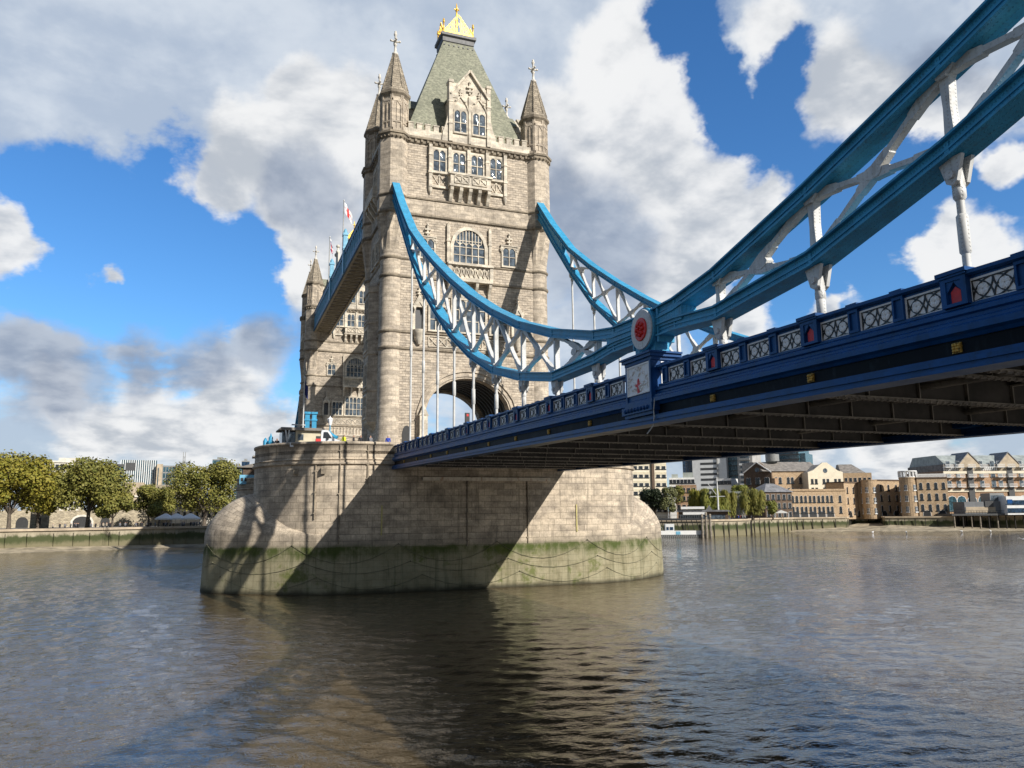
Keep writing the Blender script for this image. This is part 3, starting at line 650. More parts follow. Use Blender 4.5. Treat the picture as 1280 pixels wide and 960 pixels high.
    for dx, dy in ((1, 0), (-1, 0), (0, 1), (0, -1)): g.tube((0, -0.6, 74.8), (dx*0.34, -0.6+dy*0.34, 74.82), 0.07, 0.10, 6)
    g.build('gilded_cresting', M['gold'], rf)
    return t

def dormer(t, T, hw, ears=True):
    s = hw/2.45
    d = MB(); d.T = T
    gable = [(-hw, 52.75), (hw, 52.75), (hw, 58.9), (0.0, 62.3 if ears else 60.6), (-hw, 58.9)]
    d.prism(gable, 'y', -0.32, 5.4)
    for sg in (-1, 1):
        x = sg*hw
        d.box((x-0.24, -0.55, 52.75), (x+0.24, 0.5, 60.5 if ears else 57.9)); d.box((x-0.3, -0.6, 57.9), (x+0.3, 0.55, 58.1))
        if ears: d.box((x-0.32, -0.63, 60.5), (x+0.32, 0.58, 60.85)); d.box((x-sg*0.24, -0.4, 58.6), (x-sg*1.0*s, 0.3, 60.55))
        d.box((x-0.3, -0.6, 55.0), (x+0.3, 0.5, 55.2))
        d.beam((sg*(hw+0.05), -0.42, 58.95), (0, -0.42, 62.45 if ears else 60.75), 0.5, 0.24)
        d.prism([(x+sg*0.24, 52.75), (x+sg*1.05, 52.75), (x+sg*0.95, 54.0), (x+sg*0.62, 54.9), (x+sg*0.24, 56.6)], 'y', -0.35, 0.2)
    d.box((-0.17, -0.5, 52.75), (0.17, -0.32, 59.0)); fleur(d, 0, 59.3, 1.15 if ears else 0.5, -0.42)
    for sg in (-1, 1):
        x = sg*1.2*s; a = 0.98*s
        d.T = T @ Matrix.Translation((x, -0.32, 0))
        og = [(-a, 57.0), (-a*0.85, 57.6), (-a*0.45, 58.2), (0, 58.75), (a*0.45, 58.2), (a*0.85, 57.6), (a, 57.0)]
        ogo = [(-a-0.12, 57.0), (-a*0.85-0.12, 57.7), (-a*0.45-0.08, 58.35), (0, 59.0), (a*0.45+0.08, 58.35), (a*0.85+0.12, 57.7), (a+0.12, 57.0)]
        arch_band(d, og, ogo, -0.14, 0.0); d.T = T
        fleur(d, x, 58.85, 0.65, -0.42)
        for q in (-0.6, 0.6): d.ball((x+q*s, -0.46, 58.15), 0.14, 6)
    n = d.build('dormer', M['dress'], t)
    r = MB(); r.T = T
    for sg in (-1, 1): k = 62.35 if ears else 60.62; r.prism([(0, k), (sg*(hw+0.15), 58.75), (sg*(hw+0.15), 58.93), (0, k+0.18)], 'y', 0.3, 5.3)
    r.build('dormer_roof', M['slate'], n)
    for sg in (-1, 1): gothic_window(n, T @ Matrix.Translation((0, -0.32, 0)), sg*1.2*s, 54.1, 1.55*s, 2.85, 2, (1.25,), None, 0.12, 0.12, 'dormer_window')
    return n

south_tower = build_tower('bridge_tower', 'nearer tall stone bridge tower with four spired turrets and gilded crown on its roof', DC)
north_tower = copy_tree(south_tower); north_tower.location = (0, DC+83.0, 0); north_tower.rotation_euler = (0, 0, math.pi)
relabel(north_tower, 'farther stone bridge tower mostly hidden behind the nearer one', 'stone bridge towers'); south_tower['group'] = 'stone bridge towers'

# ------------------------------------------------------------------ river piers
def build_pier(label):
    p = root('river_pier', label, 'bridge pier', (0, DC, 0))
    def plan(a, b, cx, n=24):
        pts = []
        for i in range(n+1):
            th = -math.pi/2+math.pi*i/n; pts.append((cx+a*math.cos(th), b*math.sin(th)))
        for i in range(n+1):
            th = math.pi/2+math.pi*i/n; pts.append((-cx+a*math.cos(th), b*math.sin(th)))
        return pts
    ring = lambda a, b, z: [(x, y, z) for x, y in plan(a, b, 12.6)]
    b = MB()
    pw = plan(10.63, 10.63, 12.6, 40); po = [(x+math.copysign(4.84*max(0.0, (abs(x)-12.6)/10.63)**4.0, x), y*1.004) for x, y in pw]
    rs = [[(x*1.01, y*1.004, -3.0) for x, y in po], [(x, y, 4.6) for x, y in po], [(x, y, 5.9) for x, y in po]]
    for k in range(1, 11):
        th = math.pi/2*k/10; q = []
        for (ax, ay), (bx, by) in zip(po, pw):
            hgt = 4.4*min(1.0, (math.hypot(ax-bx, ay-by)/4.82))**1.15
            f = max(0.0, math.cos(th))**1.25; q.append((bx+(ax-bx)*f, by+(ay-by)*f, 5.9+hgt*math.sin(th)**1.25))
        rs.append(q)
    b.loft(rs, True, False, False, True)
    base = b.build('cutwater_base', M['pier'], p)
    u = MB(); u.loft([ring(10.64, 10.64, 5.7), ring(10.64, 10.64, 14.5)], True, False, True, True)
    body = u.build('pier_wall', M['pier'], p)
    m = MB(); m.loft([ring(10.64, 10.64, 13.0), ring(10.86, 10.86, 13.14), ring(10.88, 10.88, 13.3), ring(10.74, 10.74, 13.36), ring(10.74, 10.74, 13.52), ring(10.84, 10.84, 13.6), ring(10.64, 10.64, 13.7)], True, False, False)
    m.build('string_course', M['pier'], body)
    for sx in (-1, 1):                                     # parapet walls round both ends, open where the road passes
        k = MB()
        def half(e, z): return [(sx*9.8, -10.64-e, z)]+[(sx*(12.6+(10.64+e)*math.cos(t)), (10.64+e)*math.sin(t), z) for t in [-math.pi/2+math.pi*i/24 for i in range(25)]]+[(sx*9.8, 10.64+e, z)]
        hr = [half(0.0, 14.2), half(0.0, 15.16), half(0.14, 15.2), half(0.14, 15.42), half(-0.1, 15.5), half(-0.45, 15.46), half(-0.45, 14.2)]
        if sx < 0: hr = [r[::-1] for r in hr]
        k.loft(hr, False, False, False, True)
        k.box((sx*9.8, -10.64, 14.2), (sx*9.5, -10.19, 15.5)); k.box((sx*9.8, 10.19, 14.2), (sx*9.5, 10.64, 15.5))
        k.build('pier_parapet', M['pier'], p)
    l = MB(); l.box((-6.6, -10.95, 11.45), (8.1, -10.6, 11.82)); l.build('ledge', M['rust'], body)
    for x, z0, z1 in ((-15.25, 5.0, 15.1), (-12.45, 11.0, 15.1), (-1.6, 4.5, 11.5), (5.4, 4.7, 11.6), (-17.6, 7.5, 13.0)):
        if x < -12.6: yy = -10.66*math.sqrt(max(0, 1-((abs(x)-12.6)/10.7)**2))
        else: yy = -10.66
        q = MB(); q.tube((x, yy-0.06, z0), (x, yy-0.06, z1), 0.075, None, 8)
        for z in (z0+0.6, (z0+z1)/2, z1-0.6): q.cbox((x, yy-0.06, z), (0.3, 0.14, 0.1))
        q.build('drain_pipe', M['moulding'], body)
    for x in (-10.9, 11.38):
        q = MB(); q.box((x-0.07, -10.74, 5.8), (x+0.07, -10.66, 8.85)); q.build('depth_board', M['yellow'], body)
    for x in (-19.5, -16.9):
        yy = -10.66*math.sqrt(1-((abs(x)-12.6)/10.7)**2)
        q = MB(); q.cbox((x, yy, 12.4), (0.45, 0.55, 0.6)); q.build('weep_spout', M['moulding'], body)
    # mooring chains slung round the base
    # parameter by arc length along the perimeter
    pl = [(x*1.003, y*1.008) for x, y in po]; seg = [0.0]
    for i in range(len(pl)): seg.append(seg[-1]+math.hypot(pl[(i+1) % len(pl)][0]-pl[i][0], pl[(i+1) % len(pl)][1]-pl[i][1]))
    def at_len(s):
        s %= seg[-1]; i = 0
        while seg[i+1] < s: i += 1
        k = (s-seg[i])/(seg[i+1]-seg[i]+1e-9); a_, b_ = pl[i], pl[(i+1) % len(pl)]; return a_[0]*(1-k)+b_[0]*k, a_[1]*(1-k)+b_[1]*k
    nseg = 12; L = seg[-1]/nseg
    for row, (zt, sag) in enumerate(((4.9, 1.9), (3.1, 1.1), (1.7, 1.3))):
        q = MB()
        for i in range(nseg):
            pts = []
            for k in range(9):
                x, y = at_len((i+k/8)*L+row*1.3); z = zt-sag*(1-(2*k/8-1)**2); pts.append((x, y, z))
            q.path(pts, 0.022, 5)
            q.ball(pts[0], 0.07, 6)
        q.build('mooring_chain', M['oldchain'], base)
    return p
near_pier = build_pier('pale granite river pier under the nearer tower, with rounded cutwaters and a green algae band')
far_pier = copy_tree(near_pier); far_pier.location = (0, DC+83.0, 0); relabel(far_pier, 'river pier under the farther tower, a slice showing left of the near pier')

# ------------------------------------------------------------------ side span deck
SL = 0.018
def zt(y): return 15.08+SL*(y+8.34)
SHEAR = Matrix(((1, 0, 0, 0), (0, 1, 0, 0), (0, SL, 1, 15.08+SL*8.34), (0, 0, 0, 1)))
BAY = 5.228; Y0 = -57.6
YS, YE = -104.0, -5.55
NICHE = [Y0+BAY*k for k in range(-8, 10)]
def build_deck(label):
    d = root('bridge_deck', label, 'bridge deck')
    s = MB(); s.T = SHEAR
    s.box((-9.2, YS, -1.25), (9.2, YE, -0.95)); s.build('roadway', M['asphalt'], d)
    for sx in (-1, 1):
        Tm = SHEAR @ Matrix.Scale(sx, 4, (1, 0, 0))
        g = MB(); g.T = Tm
        prof = [(-9.25, -0.93), (-9.62, -0.93), (-9.74, -1.0), (-9.74, -1.1), (-9.66, -1.14), (-9.66, -1.22), (-9.84, -1.30), (-9.84, -1.36), (-9.92, -1.42), (-9.92, -1.58), (-9.80, -1.64), (-9.72, -1.72), (-9.25, -1.72)]
        g.prism(prof, 'y', YS, YE)
        g.box((-9.78, YS, -2.22), (-9.2, YE, -2.12)); g.box((-9.90, YS, -2.34), (-9.2, YE, -2.222)); g.box((-9.84, YS, -2.44), (-9.15, YE, -2.342)); g.box((-9.96, YS, -2.53), (-9.1, YE, -2.442))
        g.build('edge_moulding', M['navy'], d)
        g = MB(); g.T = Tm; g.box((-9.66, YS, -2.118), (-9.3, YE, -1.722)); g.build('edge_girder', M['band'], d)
        g = MB(); g.T = Tm                                    # parapet: rail, plinth and small posts
        for a, b in ((YS, Y0-1.2), (Y0+1.2, YE)):
            g.box((-9.58, a, -0.93), (-9.32, b, -0.90)); g.box((-9.62, a, -0.92), (-9.30, b, -0.84))
            g.prism([(-9.66, -0.16), (-9.74, -0.12), (-9.74, -0.03), (-9.64, 0.0), (-9.28, 0.0), (-9.22, -0.06), (-9.30, -0.16)], 'y', a, b)
            g.box((-9.57, a, -0.26), (-9.33, b, -0.16))
        g.build('parapet_rail', M['navy'], d)
        # first panel, post and niche are meshes, the others are copies of them
        pm = MB(); w2, h2 = 0.625, 0.32
        pm.box((-0.03, -w2, -h2), (0.05, w2, h2))
        for z in (-h2, h2-0.05): pm.box((-0.075, -w2, z), (-0.03, w2, z+0.05))
        for y in (-w2, w2-0.05): pm.box((-0.075, y, -h2+0.05), (-0.03, y+0.05, h2-0.05))
        for c in (-0.29, 0.29):
            for q in range(4):
                a = q*math.pi/2+math.pi/4
                pm.add([(-0.045, c+0.10*math.cos(a)+0.085*math.cos(2*math.pi*k/10), 0.10*math.sin(a)+0.085*math.sin(2*math.pi*k/10)) for k in range(10)]+[(-0.07, c+0.10*math.cos(a), 0.10*math.sin(a))], [((k+1) % 10, k, 10) for k in range(10)])
        pm.m = 1
        def strip(pts):
            hw = 0.013
            for (ya, za), (yb, zb) in zip(pts[:-1], pts[1:]): pm.beam((-0.040, ya, za), (-0.040, yb, zb), 0.036, hw*2, (1, 0, 0))
        for c in (-0.2875, 0.2875):
            for sy_ in (-1, 1):
                for sz_ in (-1, 1):                            # quarter arcs struck from the corners of each half
                    strip([(c+sy_*0.2875-sy_*0.575*math.cos(q*math.pi/20), sz_*0.27-sz_*0.54*math.sin(q*math.pi/20)) for q in range(11)])
        for y in (-0.575, 0.575): strip([(y, -0.27), (y, 0.27)])
        for z in (-0.27, 0.27): strip([(-0.575, z), (0.575, z)])
        panel = pm.build('lattice_panel', [M['greywhite'], M['black']], d)
        ps = MB(); ps.box((-0.10, -0.19, -0.86), (0.16, 0.19, -0.14))
        for y in (-0.19, 0.13): ps.box((-0.16, y, -0.84), (-0.10, y+0.06, -0.16))
        ps.box((-0.16, -0.13, -0.24), (-0.10, 0.13, -0.16)); ps.box((-0.16, -0.13, -0.84), (-0.10, 0.13, -0.76)); ps.box((-0.20, -0.21, -0.14), (0.18, 0.21, 0.03))
        post = ps.build('parapet_post', M['navy'], d)
        nm = MB(); nm.box((-0.12, -0.37, -0.88), (0.2, 0.37, -0.10))
        for y in (-0.37, 0.22): nm.box((-0.24, y, -0.86), (-0.12, y+0.15, -0.12))
        nm.box((-0.24, -0.22, -0.86), (-0.12, 0.22, -0.78)); nm.box((-0.24, -0.22, -0.2), (-0.12, 0.22, -0.12))
        for sg in (-1, 1): nm.prism([(sg*0.22, -0.2), (0, -0.2), (sg*0.02, -0.26), (sg*0.13, -0.40), (sg*0.22, -0.50)], 'x', -0.21, -0.12)
        nm.box((-0.28, -0.40, -0.10), (0.2, 0.40, -0.04)); nm.box((-0.32, -0.44, -0.04), (0.22, 0.44, 0.06)); nm.m = 1
        nm.prism([(-0.14, -0.76), (0.14, -0.76), (0.14, -0.46), (0.0, -0.34), (-0.14, -0.46)], 'x', -0.15, -0.122)
        niche = nm.build('niche_post', [M['navy'], M['red']], d)
        rm = MB()
        for a in range(-1, 2):
            for b_ in range(-1, 2): rm.ball((-0.02, a*0.075, b_*0.075), 0.052, 6)
        rm.box((-0.02, -0.13, -0.13), (0.04, 0.13, 0.13)); rosette = rm.build('rosette', M['rosettegold'], d)
        used = set()
        def place(mo, y, z):
            o = put(mo, d, (0, 0, 0)) if mo.name in used else mo
            used.add(mo.name); X = 9.69 if mo is rosette else 9.5
            o.location = (sx*X, y, zt(y)+z); o.rotation_euler = (0, 0, 0 if sx < 0 else math.pi)
        for k, y in enumerate(NICHE):
            if abs(y-Y0) > 0.5: place(niche, y, 0)
            place(rosette, y+0.1, -1.92)
            for j in range(3):
                yc = y+0.37+0.625+0.02+j*1.63
                if abs(y-Y0) < 0.5 and j == 0: continue
                if abs(y+BAY-Y0) < 0.5 and j == 2: continue
                if yc < YE-0.6: place(panel, yc, -0.545)
                if j < 2 and yc+0.82 < YE-0.2: place(post, yc+0.815, 0)
        # pedestal under the chain joint
        pd = MB(); pd.T = Matrix.Scale(sx, 4, (1, 0, 0)); z0 = zt(Y0)
        pd.box((-9.86, Y0-1.1, 12.75), (-8.45, Y0+1.1, 14.55))
        for a, b, e in ((12.55, 12.75, 0.10), (12.22, 12.55, 0.2), (12.075, 12.22, 0.10), (14.42, 14.56, 0.06), (14.56, 14.70, 0.16), (14.70, 14.78, 0.24)):
            pd.box((-9.86-e, Y0-1.1-e, a), (-8.45, Y0+1.1+e, b+0.001))
        for i in range(8): pd.ball((-10.06, Y0-0.95+i*0.27, 12.38), 0.10, 8)
        for y in (Y0-1.1, Y0+0.98): pd.box((-9.93, y, 12.76), (-9.85, y+0.12, 14.42))
        ped = pd.build('pedestal', M['navy'], d)
        c = MB(); c.T = Matrix.Scale(sx, 4, (1, 0, 0))
        c.box((-9.89, Y0-0.97, 13.05), (-9.855, Y0+0.97, 14.38))
        for a, b, z, zz in ((Y0-0.97, Y0-0.9, 13.05, 14.38), (Y0+0.9, Y0+0.97, 13.05, 14.38), (Y0-0.9, Y0+0.9, 13.05, 13.12), (Y0-0.9, Y0+0.9, 14.31, 14.38)): c.box((-9.93, a, z), (-9.885, b, zz))
        rnd = random.Random(3)
        for i in range(26):                                  # foliage relief around the shield
            a = rnd.uniform(0, 6.28); rr = rnd.uniform(0.38, 0.85); y, z = Y0+rr*math.cos(a), 13.72+min(0.52, rr*0.7)*math.sin(a); da = rnd.uniform(0, 6.28)
            c.beam((-9.90, y, z), (-9.90, y+0.2*math.cos(da), z+0.2*math.sin(da)), 0.035, 0.06, (1, 0, 0)); c.ball((-9.895, y, z), 0.07, 6, 1.0)
        c.box((-9.42, Y0-1.135, 12.9), (-8.75, Y0-1.1, 14.35))
        c.m = 1
        c.box((-9.935, Y0-0.065, 13.10), (-9.89, Y0+0.065, 13.62)); c.box((-9.933, Y0-0.22, 13.40), (-9.889, Y0+0.22, 13.52)); c.prism([(Y0-0.065, 13.62), (Y0+0.065, 13.62), (Y0, 13.76)], 'x', -9.934, -9.89)
        c.box((-9.2, Y0-1.15, 13.05), (-8.97, Y0-1.135, 13.5))
        c.build('cross_panel', [M['greywhite'], M['red']], ped)
    # soffit: cross girders, stringers, flange plates with rivet rows
    cg = MB(); cg.T = SHEAR; n = int((YE-YS)/(BAY/2))
    for k in range(-20, 21):
        y = Y0+k*BAY/2
        if YS+0.3 < y < YE-0.3:
            main = k % 2 == 0; zb = -2.42 if main else -2.05
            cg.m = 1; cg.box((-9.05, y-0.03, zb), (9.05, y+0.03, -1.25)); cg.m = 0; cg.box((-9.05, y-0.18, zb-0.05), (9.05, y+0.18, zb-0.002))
            for i in range(60): cg.cbox((-8.9+i*0.3, y-0.14, zb-0.065), (0.07, 0.07, 0.03)); cg.cbox((-8.9+i*0.3, y+0.14, zb-0.065), (0.07, 0.07, 0.03))
            for i in range(8):
                x = -7.6+i*2.17; cg.box((x-0.025, y-0.13, zb), (x+0.025, y-0.03, -1.3)); cg.box((x-0.025, y+0.03, zb), (x+0.025, y+0.13, -1.3))
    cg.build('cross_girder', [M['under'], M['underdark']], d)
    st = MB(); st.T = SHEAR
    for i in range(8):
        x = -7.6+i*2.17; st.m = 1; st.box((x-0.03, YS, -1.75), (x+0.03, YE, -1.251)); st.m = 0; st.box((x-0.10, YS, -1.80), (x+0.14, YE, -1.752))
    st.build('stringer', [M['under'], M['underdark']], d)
    for x, r_ in ((-5.2, 0.11), (-4.8, 0.07), (3.1, 0.13)):
        pp = MB(); pp.T = SHEAR; pp.tube((x, YS+0.5, -2.0), (x, YE-0.3, -2.0), r_, None, 8); pp.build('service_pipe', M['under'], d)
    w = MB(); w.path([(-9.9, Y0-1.3, 12.7), (-9.98, Y0-1.32, 12.2), (-9.95, Y0-1.3, 11.9), (-9.9, Y0-1.1, 11.55), (-9.97, Y0-0.7, 11.25)], 0.025, 5); w.build('cable', M['white'], d)
    return d
deck = build_deck('long blue bridge deck with white lattice parapet panels running from right edge to near pier')
deck2 = copy_tree(deck); deck2.rotation_euler = (0, 0, math.pi); deck2.location = (0, 2*(DC+41.5), 0)
relabel(deck2, 'far side span behind the farther tower, largely out of sight')
bs = MB(); b_ = MB()
bas = root('bascule_span', 'closed opening span between the two river piers, hidden behind the near pier', 'bascule bridge', (0, DC+41.5, 0))
bs.box((-7.6, -31, 14.1), (7.6, 31, 14.45)); bs.build('roadway', M['asphalt'], bas)
for sx in (-1, 1):
    arcp = [(-30.9, 14.1)]+[(-30.9+61.8*i/16, 10.2+3.0*(1-(abs(-1+2*i/16))**2)) for i in range(17)]+[(30.9, 14.1)]
    b_.prism([(y, z) for y, z in arcp], 'x', sx*7.7-0.3, sx*7.7+0.3); b_.box((sx*7.7-0.12, -30.9, 14.1), (sx*7.7+0.12, 30.9, 15.5))
b_.build('girder', M['lightblue'], bas)

# ------------------------------------------------------------------ suspension chains
TOPC = [(1.0, 48.4), (-1.2, 46.45), (-5.4, 42.0), (-10.55, 37.25), (-15.78, 33.6), (-21.0, 30.35), (-26.24, 27.3), (-31.46, 24.5), (-36.7, 22.0), (-41.9, 19.85), (-47.15, 18.15), (-52.4, 16.85), (-54.6, 16.52), (-57.3, 16.45), (-60.0, 16.55), (-62.83, 16.95), (-68.06, 18.25), (-73.3, 19.76), (-78.5, 21.4), (-83.7, 23.1), (-89.0, 24.9), (-97.0, 27.6)]
BOTC = [(1.0, 46.9), (-2.8, 43.4), (-5.4, 40.4), (-10.55, 34.9), (-15.78, 29.85), (-21.0, 26.05), (-26.24, 22.65), (-31.46, 19.95), (-36.7, 17.85), (-41.9, 16.5), (-47.15, 15.6), (-52.4, 15.62), (-54.6, 15.8), (-57.3, 15.75), (-60.0, 15.72), (-62.83, 15.48), (-68.06, 15.98), (-73.3, 17.34), (-78.5, 19.0), (-83.7, 20.8), (-89.0, 22.7), (-97.0, 26.0)]
def interp(P, y):
    for (ya, za), (yb, zb) in zip(P[:-1], P[1:]):
        if ya >= y >= yb: return za+(zb-za)*(y-ya)/(yb-ya)
    return P[-1][1]
def sweep(mb, P, w, a, b, x=0.0):        # box beam along (y,z) points, from offset a to b along the normal
    rings = []
    for i, (y, z) in enumerate(P):
        p0 = Vector(P[max(0, i-1)]); p1 = Vector(P[min(len(P)-1, i+1)]); d = (p1-p0).normalized(); nrm = Vector((d.y, -d.x))
        if nrm.y < 0: nrm = -nrm
        q0 = Vector((y, z))+nrm*a; q1 = Vector((y, z))+nrm*b
        rings.append([(x-w/2, q0.x, q0.y), (x+w/2, q0.x, q0.y), (x+w/2, q1.x, q1.y), (x-w/2, q1.x, q1.y)])
    mb.loft(rings)
def strap(mb, p, q, ws, x0, x1):         # flat member of varying width in the chain's plane
    p = Vector(p); q = Vector(q); d = (q-p).normalized(); n = Vector((-d.y, d.x))
    L = [p+(q-p)*t+n*w/2 for t, w in ws]; Rr = [p+(q-p)*t-n*w/2 for t, w in ws]
    mb.prism([tuple(v) for v in L]+[tuple(v) for v in Rr[::-1]], 'x', x0, x1)
def build_chain(label, x):
    c = root('suspension_chain', label, 'suspension chain', (x, 0, 0))
    for P, nm in ((TOPC, 'top_chord'), (BOTC, 'bottom_chord')):
        m = MB(); sweep(m, P, 0.60, -0.20, 0.20); sweep(m, P, 0.88, 0.202, 0.27); sweep(m, P, 0.86, -0.27, -0.202)
        m.m = 1; sweep(m, P, 0.68, -0.05, 0.0); m.m = 0
        for (ya, za), (yb, zb) in zip(P[2:-1], P[3:]):     # cover plates at the joints
            m.cbox((0, ya, za), (0.66, 0.14, 0.36))
        m.build(nm, [M['lightblue'], M['lightblue']], c)
    j = MB()                                                # solid web where the two chords meet
    top = [(y, interp(TOPC, y)-0.1) for y in (-54.0, -55.5, -57.3, -59.0, -60.6)]; bot = [(y, interp(BOTC, y)+0.1) for y in (-54.0, -55.5, -57.3, -59.0, -60.6)]
    j.prism(top+bot[::-1], 'x', -0.37, 0.37); j.box((-0.36, Y0-0.85, 14.75), (0.36, Y0+0.85, 15.7))
    for sgy in (-1, 1): j.box((-0.40, Y0-0.12+sgy*1.05-0.06, 15.2), (0.40, Y0-0.12+sgy*1.05+0.06, 16.7))
    yy = (0.9, -1.2, -2.8, -5.4, -7.2, -8.6)
    j2 = MB(); j2.prism([(y, interp(TOPC, y)) for y in yy]+[(y, interp(BOTC, y)) for y in yy[::-1]], 'x', -0.26, 0.26); j2.build('end_plate', M['lightblue'], c)
    joint = j.build('joint_plate', M['lightblue'], c)
    for sg in (-1, 1):
        r = MB(); r.T = Matrix.Translation((0, Y0-0.12, 15.95)) @ Matrix.Rotation(sg*math.pi/2, 4, 'Y')
        r.lathe((0, 0, 0), [(0.98, 0.30), (0.98, 0.50), (0.90, 0.55)], 40, 0, False, False, True)
        r.m = 1; r.lathe((0, 0, 0), [(0.90, 0.552), (0.88, 0.60), (0.55, 0.605)], 40, 0, False, False, True)
        r.m = 2; r.lathe((0, 0, 0), [(0.52, 0.606), (0.52, 0.64), (0.48, 0.66)], 32, 0, False, False, True)
        for i in range(8):
            a = 2*math.pi*i/8; r.ball((0.27*math.cos(a), 0.27*math.sin(a), 0.66), 0.10, 8); r.ball((0.13*math.cos(a+0.4), 0.13*math.sin(a+0.4), 0.67), 0.07, 6)
        r.build('roundel', [M['lightblue'], M['white'], M['red']], joint)
    ys = [Y0+BAY*k for k in range(-7, 10)]
    for y in ys:
        a, b = interp(TOPC, y), interp(BOTC, y)
        if abs(y-Y0) > 1 and a-b > 0.9:
            m = MB(); h = a-b; e = min(0.22, 0.3/h)
            strap(m, (y, b+0.12), (y, a-0.12), [(0, 0.62), (e, 0.30), (0.5, 0.22), (1-e, 0.30), (1, 0.62)], -0.14, 0.14)
            strap(m, (y, b+0.12), (y, a-0.12), [(0, 0.9), (e*0.8, 0.34), (e, 0.30)], -0.26, -0.141)
            strap(m, (y, b+0.12), (y, a-0.12), [(1-e, 0.30), (1-e*0.8, 0.34), (1, 0.9)], -0.26, -0.141)
            m.build('web_post', M['white'], c)
    for y0, y1 in list(zip(ys[:-1], ys[1:])):
        if abs(y1-Y0) < 0.5 or abs(y0-Y0) < 0.5: continue    # solid web plate beside the joint
        a0, b0, a1, b1 = interp(TOPC, y0)-0.1, interp(BOTC, y0)+0.1, interp(TOPC, y1)-0.1, interp(BOTC, y1)+0.1
        if min(a0-b0, a1-b1) < 0.35 and max(a0-b0, a1-b1) < 0.8: continue
        m = MB()
        ws = [(0, 0.50), (0.12, 0.30), (0.22, 0.25), (0.225, 0.16), (0.38, 0.16), (0.385, 0.24), (0.5, 0.36), (0.615, 0.24), (0.62, 0.16), (0.775, 0.16), (0.78, 0.25), (0.88, 0.30), (1, 0.50)]
        strap(m, (y0, b0), (y1, a1), ws, -0.15, 0.11); strap(m, (y0, a0), (y1, b1), ws, -0.152, 0.108)
        yc, zc = (y0+y1)/2, (a0+b0+a1+b1)/4
        m.prism([(yc+0.36*math.cos(t), zc+0.22*math.sin(t)) for t in [2*math.pi*k/8 for k in range(8)]], 'x', -0.17, 0.13)
        m.build('web_brace', M['white'], c)
    for y in ys:
        if abs(y-Y0) < 1: continue
        b = interp(BOTC, y)-0.3; zb = zt(y)-0.9
        hr = MB()
        if b-zb < 1.2:
            hr.prism([(y-0.34, b+0.05), (y+0.34, b+0.05), (y+0.12, b-0.7), (y-0.12, b-0.7)], 'x', -0.22, 0.22); hr.tube((0, y, b-0.6), (0, y, zb), 0.13)
        else:
            for xx in (-0.24, 0.12): hr.prism([(y-0.36, b+0.05), (y+0.36, b+0.05), (y+0.16, b-0.62), (y, b-0.72), (y-0.16, b-0.62)], 'x', xx, xx+0.12)
            hr.tube((-0.32, y, b-0.42), (0.32, y, b-0.42), 0.12, None, 10); hr.cbox((0, y, b-0.5), (0.2, 0.26, 0.5))
            hr.lathe((0, y, 0), [(0.12, b-0.7), (0.17, b-0.8), (0.17, b-1.0), (0.11, b-1.1)], 10)
            hr.tube((0, y, b-1.0), (0, y, zb), 0.105, None, 10)
            zm = (b+zb)/2; ln = min(0.55, (b-zb)*0.12)
            hr.lathe((0, y, zm), [(0.105, -ln-0.06), (0.15, -ln), (0.15, ln), (0.105, ln+0.06)], 10)
        hr.build('hanger_rod', M['white'], c)
    return c
chain_w = build_chain('near blue suspension chain with white braces and a red and white roundel', -HW)
chain_e = copy_tree(chain_w); chain_e.location = (HW, 0, 0); relabel(chain_e, 'blue suspension chain on the far side of the deck, dropping from the right turret', 'suspension chains')
chain_w['group'] = 'suspension chains'
for xx, lb in ((-HW, 'suspension chain of the far side span, a blue sliver rising behind the flagpole'), (HW, 'suspension chain of the far side span on its downstream edge, out of sight')):
    cc = copy_tree(chain_w); cc.location = (xx, 2*(DC+41.5), 0); cc.rotation_euler = (0, 0, math.pi); relabel(cc, lb, 'suspension chains')

